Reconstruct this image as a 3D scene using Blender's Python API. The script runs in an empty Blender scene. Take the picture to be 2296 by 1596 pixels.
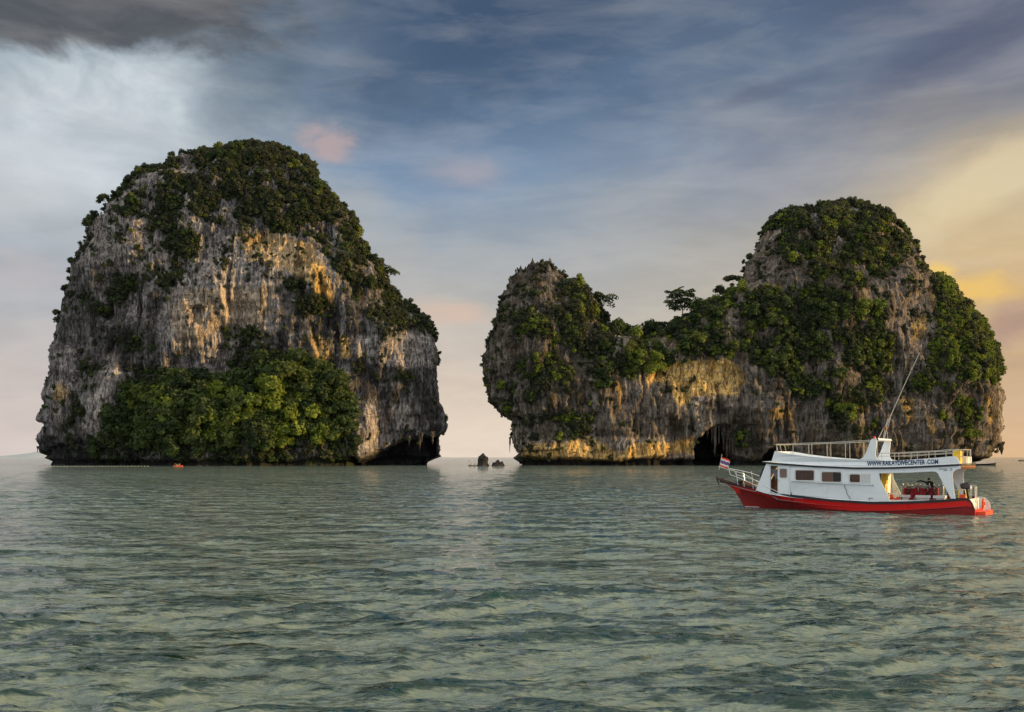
import bpy, math, random
import numpy as np
from mathutils import Vector, Matrix
from mathutils.geometry import tessellate_polygon

scene = bpy.context.scene
col = scene.collection
R = math.radians
EYE = 3.4            # eye height above the sea, metres

# ------------------------------------------------------------------ camera
cam_d = bpy.data.cameras.new('camera')
cam_d.sensor_width = 36.0
cam_d.lens = 36.0 * 2253.0 / 2296.0
cam_d.shift_y = (1024.8 / 1596.4 - 0.5) * 712 / 1024
cam_d.clip_start = 0.3
cam_d.clip_end = 60000
cam = bpy.data.objects.new('camera', cam_d)
cam.location = (0, 0, EYE)
cam.rotation_euler = (R(90), 0, 0)
col.objects.link(cam)
scene.camera = cam

# ------------------------------------------------------------------ sun and view
SUN_AZ = 99.0        # degrees clockwise from the view direction (+Y)
SUN_EL = 8.5
sun_d = bpy.data.lights.new('sun', 'SUN')
sun_d.energy = 5.0   # low evening sun
sun_d.angle = R(0.6)
sun_d.color = (1.0, 0.66, 0.24)
sun = bpy.data.objects.new('sun', sun_d)
dvec = Vector((math.sin(R(SUN_AZ)) * math.cos(R(SUN_EL)), math.cos(R(SUN_AZ)) * math.cos(R(SUN_EL)), math.sin(R(SUN_EL))))
sun.rotation_euler = (-dvec).to_track_quat('-Z', 'Y').to_euler()
sun.location = dvec * 300
col.objects.link(sun)
scene.view_settings.view_transform = 'Standard'
scene.view_settings.look = 'None'
scene.view_settings.exposure = 0.0
scene.view_settings.gamma = 1.0
scene.view_settings.use_curve_mapping = False


# ------------------------------------------------------------------ node helpers
class NT:
    def __init__(s, tree):
        s.t = tree
        s.t.nodes.clear()

    def n(s, kind, **kw):
        nd = s.t.nodes.new(kind)
        for k, v in kw.items():
            setattr(nd, k, v)
        return nd

    def l(s, a, b):
        s.t.links.new(a, b)

    def put(s, sock, v):
        if isinstance(v, bpy.types.NodeSocket):
            s.l(v, sock)
        elif isinstance(v, (tuple, list)):
            d = sock.default_value
            v = tuple(v)
            if len(d) == 4 and len(v) == 3:
                v = v + (1.0,)
            sock.default_value = v
        else:
            sock.default_value = v

    def m(s, op, a, b=0.0, c=None, clamp=False):
        nd = s.n('ShaderNodeMath', operation=op, use_clamp=clamp)
        s.put(nd.inputs[0], a)
        s.put(nd.inputs[1], b)
        if c is not None:
            s.put(nd.inputs[2], c)
        return nd.outputs[0]

    def mix(s, f, a, b, blend='MIX'):
        nd = s.n('ShaderNodeMix', data_type='RGBA', blend_type=blend)
        nd.clamp_factor = True
        s.put(nd.inputs[0], f)
        s.put(nd.inputs[6], a)
        s.put(nd.inputs[7], b)
        return nd.outputs[2]

    def noise(s, vec, scale, detail=4, rough=0.55, dist=0.0):
        nd = s.n('ShaderNodeTexNoise')
        s.l(vec, nd.inputs['Vector'])
        nd.inputs['Scale'].default_value = scale
        nd.inputs['Detail'].default_value = detail
        nd.inputs['Roughness'].default_value = rough
        nd.inputs['Distortion'].default_value = dist
        return nd.outputs['Fac']

    def ramp(s, f, stops, interp='LINEAR'):
        nd = s.n('ShaderNodeValToRGB')
        e = nd.color_ramp.elements
        nd.color_ramp.interpolation = interp
        while len(e) > 1:
            e.remove(e[-1])
        for i, (p, c) in enumerate(stops):
            if i == 0:
                e[0].position = p
                x = e[0]
            else:
                x = e.new(p)
            x.color = (c[0], c[1], c[2], 1) if not isinstance(c, (int, float)) else (c, c, c, 1)
        s.put(nd.inputs[0], f)
        return nd.outputs[0]

    def smooth(s, v, lo, hi):
        nd = s.n('ShaderNodeMapRange', interpolation_type='SMOOTHSTEP')
        s.put(nd.inputs[0], v)
        nd.inputs[1].default_value = lo
        nd.inputs[2].default_value = hi
        return nd.outputs[0]

    def mapping(s, vec, scale, loc=(0, 0, 0), rot=(0, 0, 0)):
        nd = s.n('ShaderNodeMapping')
        s.l(vec, nd.inputs[0])
        nd.inputs['Scale'].default_value = scale
        nd.inputs['Location'].default_value = loc
        nd.inputs['Rotation'].default_value = rot
        return nd.outputs[0]


def lin(r, g, b):
    def f(c):
        c = c / 255.0
        return c / 12.92 if c <= 0.04045 else ((c + 0.055) / 1.055) ** 2.4
    return (f(r), f(g), f(b))


# ------------------------------------------------------------------ world: evening sky with thin cloud
world = bpy.data.worlds.new('World')
scene.world = world
world.use_nodes = True
W = NT(world.node_tree)
geo = W.n('ShaderNodeTexCoord').outputs['Generated']
sep = W.n('ShaderNodeSeparateXYZ')
W.l(geo, sep.inputs[0])
DX, DY, DZ = sep.outputs
az = W.m('MULTIPLY', W.m('ARCTAN2', DX, DY), 57.2958)              # degrees, 0 ahead, + right
el = W.m('MULTIPLY', W.m('ARCSINE', DZ), 57.2958)
comb = W.n('ShaderNodeCombineXYZ')
W.l(W.m('MULTIPLY', az, 0.06), comb.inputs[0])
W.l(W.m('MULTIPLY', el, 0.11), comb.inputs[1])
sky2 = comb.outputs[0]
# a second set of coordinates turned so that streaks climb to the right
streak = W.mapping(sky2, (0.75, 1.25, 1.0), rot=(0, 0, R(-32)))
n_big = W.noise(sky2, 1.3, 5, 0.55, 0.5)
n_str = W.noise(streak, 1.5, 6, 0.55, 0.6)
n_fine = W.noise(streak, 5.0, 6, 0.6, 0.8)
warp = W.m('MULTIPLY', W.m('SUBTRACT', n_big, 0.5), 9.0)
warp2 = W.m('MULTIPLY', W.m('SUBTRACT', n_str, 0.5), 12.0)
azw = W.m('ADD', az, warp2)
elw = W.m('ADD', W.m('ADD', el, warp), W.m('MULTIPLY', warp2, 0.35))
ef = W.m('DIVIDE', elw, 40.0, clamp=True)


def colr(*st):
    return W.ramp(ef, [(e / 40.0, lin(*c)) for e, c in st])


R_left = colr((0, (214, 200, 194)), (5, (192, 182, 180)), (10, (168, 174, 180)), (15, (176, 184, 190)), (20, (140, 155, 168)), (26, (98, 106, 118)), (40, (84, 94, 112)))
R_mid = colr((0, (234, 216, 198)), (4, (214, 197, 182)), (8, (184, 180, 174)), (12, (160, 166, 172)), (16, (124, 146, 172)), (20, (86, 108, 136)), (26, (62, 80, 106)), (40, (62, 80, 110)))
R_mr = colr((0, (226, 200, 168)), (4, (206, 188, 160)), (8, (188, 178, 162)), (12, (164, 164, 164)), (16, (138, 144, 158)), (20, (102, 118, 140)), (26, (76, 94, 120)), (40, (72, 88, 118)))
R_right = colr((0, (222, 182, 138)), (4, (198, 166, 134)), (8, (208, 174, 124)), (13, (206, 184, 146)), (17, (152, 148, 146)), (20, (112, 116, 132)), (25, (84, 94, 116)), (40, (84, 92, 118)))
R_sun = colr((0, (255, 196, 110)), (6, (255, 206, 124)), (13, (250, 210, 140)), (22, (190, 170, 150)), (40, (140, 140, 150)))
R_back = colr((0, (226, 228, 236)), (8, (236, 242, 250)), (20, (232, 242, 253)), (40, (206, 222, 244)))

c = W.mix(W.smooth(azw, -19, -4), R_left, R_mid)
c = W.mix(W.smooth(azw, 0, 15), c, R_mr)
c = W.mix(W.smooth(azw, 13, 25), c, R_right)
c = W.mix(W.smooth(az, 32, 75), c, R_sun)
behind = W.smooth(W.m('MULTIPLY', DY, -1.0), -0.35, 0.45)
c = W.mix(behind, c, R_back)
# overhead, out of view, cloud brightens to cream to light water and boat
c = W.mix(W.m('MULTIPLY', W.smooth(el, 23.5, 46), W.ramp(n_str, [(0.3, 0.7), (0.65, 1.0)])), c, (1.32, 1.30, 1.10))
# gentle mottling of the whole layer of cloud
mot = W.ramp(n_fine, [(0.25, 0.95), (0.5, 1.0), (0.75, 1.05)])
c = W.mix(1.0, c, mot, 'MULTIPLY')
mot2 = W.ramp(n_big, [(0.3, 0.93), (0.7, 1.08)])
c = W.mix(1.0, c, mot2, 'MULTIPLY')


def blob(px, py, sx, sy, rough, soft, sharp=0.5, rot=0.0):
    """a cloud centred on one direction: px, py as read off the survey picture"""
    a0 = math.degrees(math.atan((px - 1148) / 2253))
    e0 = math.degrees(math.atan((1024.8 - py) / 2253 * math.cos(R(a0))))
    k = 39.3
    da = W.m('SUBTRACT', az, a0)
    de = W.m('SUBTRACT', el, e0)
    if rot:
        ca, sa = math.cos(R(rot)), math.sin(R(rot))
        da, de = (W.m('ADD', W.m('MULTIPLY', da, ca), W.m('MULTIPLY', de, sa)),
                  W.m('SUBTRACT', W.m('MULTIPLY', de, ca), W.m('MULTIPLY', da, sa)))
    da = W.m('DIVIDE', da, sx / k)
    de = W.m('DIVIDE', de, sy / k)
    r = W.m('SQRT', W.m('ADD', W.m('MULTIPLY', da, da), W.m('MULTIPLY', de, de)))
    r = W.m('ADD', r, W.m('MULTIPLY', W.m('SUBTRACT', W.noise(sky2, rough, 6, 0.6, 0.3), 0.5), 1.6))
    f = W.smooth(r, sharp + soft, sharp)
    return f


# bright veil high on the left, lit from within
f = blob(215, 255, 340, 180, 2.6, 1.1, 0.15, 18)
f = W.m('MULTIPLY', f, W.ramp(W.noise(W.mapping(sky2, (1, 1, 1), rot=(0, 0, R(35))), 3.0, 7, 0.6, 0.6), [(0.36, 0.35), (0.62, 1.0)]))
c = W.mix(W.m('MULTIPLY', f, 0.85), c, lin(216, 224, 228))
f = blob(40, 400, 200, 90, 2.0, 0.9, 0.3, 10)
c = W.mix(W.m('MULTIPLY', f, 0.4), c, lin(214, 216, 220))
# dark wedge on its right
f = blob(560, 170, 110, 190, 2.0, 0.9, 0.4, -20)
c = W.mix(W.m('MULTIPLY', f, 0.45), c, lin(72, 90, 108))
# dark cloud in the top left corner
f = blob(120, -60, 480, 118, 2.4, 0.4, 0.8)
c = W.mix(W.m('MULTIPLY', f, 0.95), c, W.mix(n_fine, lin(60, 61, 66), lin(98, 99, 103)))
# deep blue above
f = blob(1060, 110, 420, 150, 1.6, 1.1, 0.2, 20)
c = W.mix(W.m('MULTIPLY', f, 0.55), c, lin(56, 76, 104))
# wisps drawn out along the wind
n_wisp = W.noise(W.mapping(sky2, (0.8, 1.9, 1.0), rot=(0, 0, R(-30))), 2.3, 8, 0.58, 0.35)
c = W.mix(W.m('MULTIPLY', W.ramp(n_wisp, [(0.46, 0.0), (0.70, 1.0)]), 0.24), c, W.mix(0.55, c, lin(226, 220, 214)))
c = W.mix(W.m('MULTIPLY', W.ramp(n_wisp, [(0.30, 1.0), (0.50, 0.0)]), 0.26), c, W.mix(1.0, c, (0.72, 0.76, 0.84), 'MULTIPLY'))
# small clouds caught by the sun
f = blob(733, 318, 80, 46, 8.0, 0.9, 0.2)
c = W.mix(W.m('MULTIPLY', f, 0.8), c, lin(186, 164, 162))
f = blob(1040, 388, 110, 40, 6.0, 1.3, 0.0)
c = W.mix(W.m('MULTIPLY', f, 0.5), c, lin(182, 168, 170))
f = blob(1000, 700, 120, 36, 4.0, 0.9, 0.3)
c = W.mix(W.m('MULTIPLY', f, 0.5), c, lin(226, 188, 164))
f = blob(70, 610, 120, 60, 3.0, 0.9, 0.3)
c = W.mix(W.m('MULTIPLY', f, 0.35), c, lin(206, 186, 184))
f = blob(2240, 395, 280, 60, 3.0, 0.9, 0.35, 24)
c = W.mix(W.m('MULTIPLY', f, 0.7), c, lin(226, 208, 168))
f = blob(1720, 205, 130, 22, 4.0, 0.8, 0.3, 12)
c = W.mix(W.m('MULTIPLY', f, 0.35), c, lin(84, 88, 112))
f = blob(2200, 90, 200, 60, 2.5, 0.9, 0.3, 15)
c = W.mix(W.m('MULTIPLY', f, 0.45), c, lin(62, 72, 104))
f = blob(2185, 648, 96, 34, 9.0, 1.1, 0.12)
c = W.mix(W.m('MULTIPLY', f, 0.75), c, lin(244, 198, 104))
f = blob(2105, 612, 44, 28, 9.0, 1.0, 0.25)
c = W.mix(W.m('MULTIPLY', f, 0.7), c, lin(250, 206, 100))
f = blob(2290, 715, 90, 46, 5.0, 1.1, 0.2, 20)
c = W.mix(W.m('MULTIPLY', f, 0.6), c, lin(158, 128, 128))
# below the horizon the sky goes on as its lowest tone
cloudbg = W.n('ShaderNodeBackground')
W.l(c, cloudbg.inputs[0])
cloudbg.inputs[1].default_value = 1.12
nish = W.n('ShaderNodeTexSky', sky_type='NISHITA')
nish.sun_disc = False
nish.sun_elevation = R(SUN_EL)
nish.sun_rotation = R(SUN_AZ)
nish.altitude = 0
nbg = W.n('ShaderNodeBackground')
W.l(nish.outputs[0], nbg.inputs[0])
nbg.inputs[1].default_value = 0.07
mx = W.n('ShaderNodeMixShader')
mx.inputs[0].default_value = 0.88
W.l(nbg.outputs[0], mx.inputs[1])
W.l(cloudbg.outputs[0], mx.inputs[2])
out = W.n('ShaderNodeOutputWorld')
W.l(mx.outputs[0], out.inputs[0])


# ------------------------------------------------------------------ object helpers
def tag(o, label=None, cat=None, group=None, kind=None):
    if label:
        o['label'] = label
    if cat:
        o['category'] = cat
    if group:
        o['group'] = group
    if kind:
        o['kind'] = kind
    return o


def link(name, me, mats=None, parent=None):
    o = bpy.data.objects.new(name, me)
    col.objects.link(o)
    if mats:
        for m_ in (mats if isinstance(mats, (list, tuple)) else [mats]):
            me.materials.append(m_)
    if parent:
        o.parent = parent
    return o


def empty(name, loc=(0, 0, 0), rz=0.0, **kw):
    o = bpy.data.objects.new(name, None)
    o.empty_display_size = 0.5
    col.objects.link(o)
    o.location = loc
    o.rotation_euler = (0, 0, rz)
    tag(o, **kw)
    return o


def copy_tree(o, parent=None):
    c_ = o.copy()
    col.objects.link(c_)
    c_.parent = parent
    for ch in list(o.children):
        copy_tree(ch, c_)
    return c_


def np_mesh(name, v, f, smooth=False):
    """v (n,3), f (m,4) or (m,3) integer arrays"""
    me = bpy.data.meshes.new(name)
    v = np.ascontiguousarray(v, dtype=np.float32)
    f = np.ascontiguousarray(f, dtype=np.int32)
    k = f.shape[1]
    me.vertices.add(len(v))
    me.vertices.foreach_set('co', v.ravel())
    me.loops.add(f.size)
    me.loops.foreach_set('vertex_index', f.ravel())
    me.polygons.add(len(f))
    me.polygons.foreach_set('loop_start', np.arange(0, f.size, k, dtype=np.int32))
    me.polygons.foreach_set('loop_total', np.full(len(f), k, dtype=np.int32))
    me.update(calc_edges=True)
    if smooth:
        me.polygons.foreach_set('use_smooth', np.ones(len(f), dtype=bool))
    return me


def set_attr(me, name, a):
    if a.ndim == 2:
        at = me.attributes.new(name, 'FLOAT_COLOR', 'POINT')
        at.data.foreach_set('color', np.ascontiguousarray(a, dtype=np.float32).ravel())
    else:
        at = me.attributes.new(name, 'FLOAT', 'POINT')
        at.data.foreach_set('value', np.ascontiguousarray(a, dtype=np.float32))


# ------------------------------------------------------------------ noise (numpy gradient noise)
_rs = np.random.RandomState(7)
_perm = np.concatenate([_rs.permutation(256)] * 3).astype(np.int32)
_g = _rs.normal(size=(256, 3))
_g /= np.linalg.norm(_g, axis=1)[:, None]
_g = _g.astype(np.float32)


def pn(x, y, z, seed=0):
    x = np.asarray(x, dtype=np.float32) + seed * 17.31
    y = np.asarray(y, dtype=np.float32) + seed * 5.77
    z = np.asarray(z, dtype=np.float32) + seed * 9.13
    xi, yi, zi = np.floor(x).astype(np.int32), np.floor(y).astype(np.int32), np.floor(z).astype(np.int32)
    xf, yf, zf = x - xi, y - yi, z - zi
    u = xf * xf * xf * (xf * (xf * 6 - 15) + 10)
    v = yf * yf * yf * (yf * (yf * 6 - 15) + 10)
    w = zf * zf * zf * (zf * (zf * 6 - 15) + 10)
    xi &= 255
    yi &= 255
    zi &= 255
    r = 0
    for dx in (0, 1):
        wx = u if dx else 1 - u
        for dy in (0, 1):
            wy = v if dy else 1 - v
            for dz in (0, 1):
                wz = w if dz else 1 - w
                h_ = _perm[_perm[_perm[(xi + dx) & 255] + ((yi + dy) & 255)] + ((zi + dz) & 255)]
                g = _g[h_]
                d = g[..., 0] * (xf - dx) + g[..., 1] * (yf - dy) + g[..., 2] * (zf - dz)
                r = r + d * wx * wy * wz
    return r * 1.6


def fbm(x, y, z, oct=4, seed=0, lac=2.1, gain=0.5):
    a, s, r = 1.0, 1.0, 0
    for i in range(oct):
        r = r + a * pn(x * s, y * s, z * s, seed + i)
        a *= gain
        s *= lac
    return r


def ridged(x, y, z, oct=3, seed=0):
    a, s, r = 1.0, 1.0, 0
    for i in range(oct):
        r = r + a * (1 - 2 * np.abs(pn(x * s, y * s, z * s, seed + i)))
        a *= 0.5
        s *= 2.1
    return r / 1.75


def inside(px, py, poly):
    r = np.zeros(px.shape, dtype=bool)
    n = len(poly)
    for i in range(n):
        x0, y0 = poly[i]
        x1, y1 = poly[(i + 1) % n]
        if y0 == y1:
            continue
        c_ = ((y0 > py) != (y1 > py)) & (px < (x1 - x0) * (py - y0) / (y1 - y0) + x0)
        r ^= c_
    return r


def edge_dist(px, py, poly):
    """signed distance to a polygon outline, positive inside"""
    d = np.full(px.shape, 1e9)
    n = len(poly)
    for i in range(n):
        x0, y0 = poly[i]
        x1, y1 = poly[(i + 1) % n]
        ex, ey = x1 - x0, y1 - y0
        t_ = np.clip(((px - x0) * ex + (py - y0) * ey) / (ex * ex + ey * ey + 1e-9), 0, 1)
        d = np.minimum(d, np.hypot(px - x0 - t_ * ex, py - y0 - t_ * ey))
    return np.where(inside(px, py, poly), d, -d)


F_, CX, HY = 2253.0, 1148.0, 1024.8


def survey(v):
    """bearing and height angle of a point as seen from the survey position, in survey units"""
    return CX + F_ * v[..., 0] / v[..., 1], HY - F_ * (v[..., 2] - EYE) / v[..., 1]


def soft(px, py, zones, X, Y, Z, jit=9.0, blur=6.0, seed=50):
    """painted zones with ragged borders -> weight 0..1"""
    jx = px + jit * fbm(X * 0.12, Y * 0.12, Z * 0.07, 3, seed)
    jy = py + jit * 1.3 * fbm(X * 0.1, Y * 0.1, Z * 0.1, 3, seed + 7)
    r = np.zeros(px.shape)
    for wgt, poly in zones:
        xs = [p[0] for p in poly]
        ys = [p[1] for p in poly]
        m_ = (jx > min(xs) - 30) & (jx < max(xs) + 30) & (jy > min(ys) - 30) & (jy < max(ys) + 30)
        if not m_.any():
            continue
        d = edge_dist(jx[m_], jy[m_], poly)
        r[m_] = np.maximum(r[m_], wgt * np.clip(d / blur + 0.5, 0, 1))
    return r


# ------------------------------------------------------------------ materials
def mat(name, color, rough=0.6, metal=0.0, bump=0.0, bscale=8.0, vary=0.0, spec=0.5, coat=0.0):
    m_ = bpy.data.materials.new(name)
    m_.use_nodes = True
    t = NT(m_.node_tree)
    b = t.n('ShaderNodeBsdfPrincipled')
    o = t.n('ShaderNodeOutputMaterial')
    t.l(b.outputs[0], o.inputs[0])
    tc = t.n('ShaderNodeTexCoord').outputs['Object']
    cc = color
    if vary:
        f1 = t.noise(tc, 1.7, 6, 0.65)
        f2 = t.noise(t.mapping(tc, (9, 9, 1.2)), 1.0, 5, 0.6)
        ff = t.m('ADD', t.m('MULTIPLY', f1, 0.6), t.m('MULTIPLY', f2, 0.4))
        fac = t.ramp(ff, [(0.3, 1 - vary), (0.5, 1.0), (0.75, 1 - vary * 0.35)])
        cc = t.mix(1.0, color, fac, 'MULTIPLY')
        rr = t.ramp(f1, [(0.3, min(1, rough * 1.35)), (0.7, rough * 0.75)])
        t.l(rr, b.inputs['Roughness'])
    else:
        b.inputs['Roughness'].default_value = rough
    t.put(b.inputs['Base Color'], cc)
    b.inputs['Metallic'].default_value = metal
    b.inputs['Specular IOR Level'].default_value = spec
    if coat:
        b.inputs['Coat Weight'].default_value = coat
    if bump:
        bn = t.n('ShaderNodeBump')
        bn.inputs['Strength'].default_value = bump
        bn.inputs['Distance'].default_value = 0.02
        t.l(t.noise(tc, bscale, 5, 0.6), bn.inputs['Height'])
        t.l(bn.outputs[0], b.inputs['Normal'])
    return m_


def rock_material(name):
    m_ = bpy.data.materials.new(name)
    m_.use_nodes = True
    t = NT(m_.node_tree)
    b = t.n('ShaderNodeBsdfPrincipled')
    o = t.n('ShaderNodeOutputMaterial')
    t.l(b.outputs[0], o.inputs[0])
    tc = t.n('ShaderNodeTexCoord').outputs['Object']
    zn = t.n('ShaderNodeAttribute', attribute_name='zone')
    zs = t.n('ShaderNodeSeparateColor')
    t.l(zn.outputs['Color'], zs.inputs[0])
    warm, pale, dark = zs.outputs
    moss = t.n('ShaderNodeAttribute', attribute_name='moss').outputs['Fac']
    vst = t.mapping(tc, (1, 1, 0.16))
    s1 = t.noise(vst, 0.55, 7, 0.62, 0.4)       # broad water streaks down the face
    s2 = t.noise(vst, 1.9, 6, 0.65, 0.3)
    s3 = t.noise(t.mapping(tc, (1, 1, 0.35)), 0.16, 6, 0.6, 0.6)
    s4 = t.noise(tc, 0.9, 6, 0.7)
    base = t.mix(t.ramp(s3, [(0.40, 0.0), (0.58, 1.0)]), (0.095, 0.078, 0.073), (0.36, 0.325, 0.318))
    base = t.mix(t.m('MULTIPLY', t.ramp(s1, [(0.50, 0.0), (0.60, 1.0)]), 0.85), base, (0.045, 0.037, 0.035))
    base = t.mix(t.m('MULTIPLY', t.ramp(s2, [(0.55, 0.0), (0.65, 1.0)]), t.m('MULTIPLY_ADD', pale, 0.75, 0.22)), base, (0.68, 0.62, 0.57))
    # pale, freshly bared limestone
    pcol = t.mix(t.ramp(s2, [(0.35, 0.0), (0.6, 1.0)]), (0.27, 0.215, 0.195), (0.68, 0.57, 0.515))
    stripe = t.noise(t.mapping(tc, (1, 1, 0.05)), 1.3, 5, 0.7, 0.2)
    pf = t.m('MULTIPLY', pale, t.ramp(t.m('ADD', t.m('MULTIPLY', s1, 0.35), t.m('MULTIPLY', s3, 0.65)), [(0.47, 1.0), (0.58, 0.05)]))
    base = t.mix(pf, base, pcol)
    # iron-stained orange walls, with golden sunlight painted into their colour as well
    wcol = t.mix(t.ramp(s2, [(0.3, 0.0), (0.65, 1.0)]), (0.78, 0.36, 0.05), (0.95, 0.68, 0.26))
    wcol = t.mix(t.ramp(stripe, [(0.60, 0.0), (0.67, 0.9)]), wcol, (0.07, 0.05, 0.045))
    wcol = t.mix(t.ramp(stripe, [(0.34, 0.9), (0.42, 0.0)]), wcol, (0.80, 0.66, 0.44))
    wf = t.m('MULTIPLY', warm, t.ramp(t.m('ADD', t.m('MULTIPLY', s1, 0.6), t.m('MULTIPLY', s4, 0.4)), [(0.50, 1.0), (0.62, 0.15)]))
    base = t.mix(wf, base, wcol)
    # pits and cracks
    pit = t.ramp(t.noise(t.mapping(tc, (1, 1, 0.26)), 1.1, 6, 0.72, 0.5), [(0.36, 0.22), (0.47, 1.0)])
    base = t.mix(1.0, base, pit, 'MULTIPLY')
    # narrow runnels and joints, drawn as darker lines
    vein = t.m('ABSOLUTE', t.m('SUBTRACT', t.noise(t.mapping(tc, (1, 1, 0.14)), 0.42, 4, 0.6, 0.5), 0.5))
    base = t.mix(1.0, base, t.ramp(vein, [(0.0, 0.32), (0.010, 0.45), (0.034, 1.0)]), 'MULTIPLY')
    bed = t.m('ABSOLUTE', t.m('SUBTRACT', t.noise(t.mapping(tc, (0.16, 0.16, 1.0)), 0.42, 4, 0.6, 0.6), 0.5))
    base = t.mix(1.0, base, t.ramp(bed, [(0.0, 0.6), (0.016, 1.0)]), 'MULTIPLY')
    base = t.mix(t.m('MULTIPLY', dark, 0.94), base, (0.014, 0.013, 0.014))  # dark rock zones, and cave shade painted in near black
    mf = t.m('MULTIPLY', moss, t.ramp(s4, [(0.38, 0.55), (0.6, 1.0)]))
    base = t.mix(mf, base, t.mix(s2, (0.022, 0.03, 0.012), (0.062, 0.066, 0.026)))
    t.put(b.inputs['Base Color'], base)
    b.inputs['Roughness'].default_value = 0.9
    b.inputs['Specular IOR Level'].default_value = 0.25
    bn = t.n('ShaderNodeBump')
    bn.inputs['Strength'].default_value = 0.9
    bn.inputs['Distance'].default_value = 0.9
    hgt = t.m('ADD', t.m('MULTIPLY', s2, 0.9), t.m('ADD', t.m('MULTIPLY', t.m('MINIMUM', t.m('MULTIPLY', vein, 8.0), 0.5), 1.1), t.m('MULTIPLY', t.noise(vst, 4.5, 5, 0.7), 0.45)))
    t.l(hgt, bn.inputs['Height'])
    t.l(bn.outputs[0], b.inputs['Normal'])
    return m_


def leaf_material(name, c0, c1, c2):
    m_ = bpy.data.materials.new(name)
    m_.use_nodes = True
    t = NT(m_.node_tree)
    b = t.n('ShaderNodeBsdfPrincipled')
    o = t.n('ShaderNodeOutputMaterial')
    info = t.n('ShaderNodeObjectInfo').outputs['Random']
    tc = t.n('ShaderNodeTexCoord').outputs['Object']
    nn = t.noise(tc, 1.1, 4, 0.7)
    a = t.ramp(info, [(0.0, c0), (0.45, c1), (0.8, c1), (1.0, c2)])
    cc = t.mix(1.0, a, t.ramp(nn, [(0.3, 0.45), (0.7, 1.5)]), 'MULTIPLY')
    t.put(b.inputs['Base Color'], cc)
    b.inputs['Roughness'].default_value = 0.6
    b.inputs['Specular IOR Level'].default_value = 0.3
    tr = t.n('ShaderNodeBsdfTranslucent')
    t.put(tr.inputs[0], t.mix(1.0, cc, (1.25, 1.2, 0.4), 'MULTIPLY'))
    mxs = t.n('ShaderNodeMixShader')
    mxs.inputs[0].default_value = 0.3
    t.l(b.outputs[0], mxs.inputs[1])
    t.l(tr.outputs[0], mxs.inputs[2])
    t.l(mxs.outputs[0], o.inputs[0])
    return m_


M_rock = rock_material('limestone')
M_leaf = leaf_material('leaf_dark', (0.022, 0.040, 0.012), (0.055, 0.082, 0.020), (0.13, 0.15, 0.026))
M_leaf2 = leaf_material('leaf_bright', (0.09, 0.13, 0.018), (0.15, 0.19, 0.026), (0.22, 0.24, 0.03))
M_leaf3 = leaf_material('leaf_grey', (0.028, 0.034, 0.020), (0.045, 0.052, 0.028), (0.07, 0.075, 0.03))
M_bark = mat('bark', (0.14, 0.11, 0.09), 0.9, bump=0.5, vary=0.4)

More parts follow.
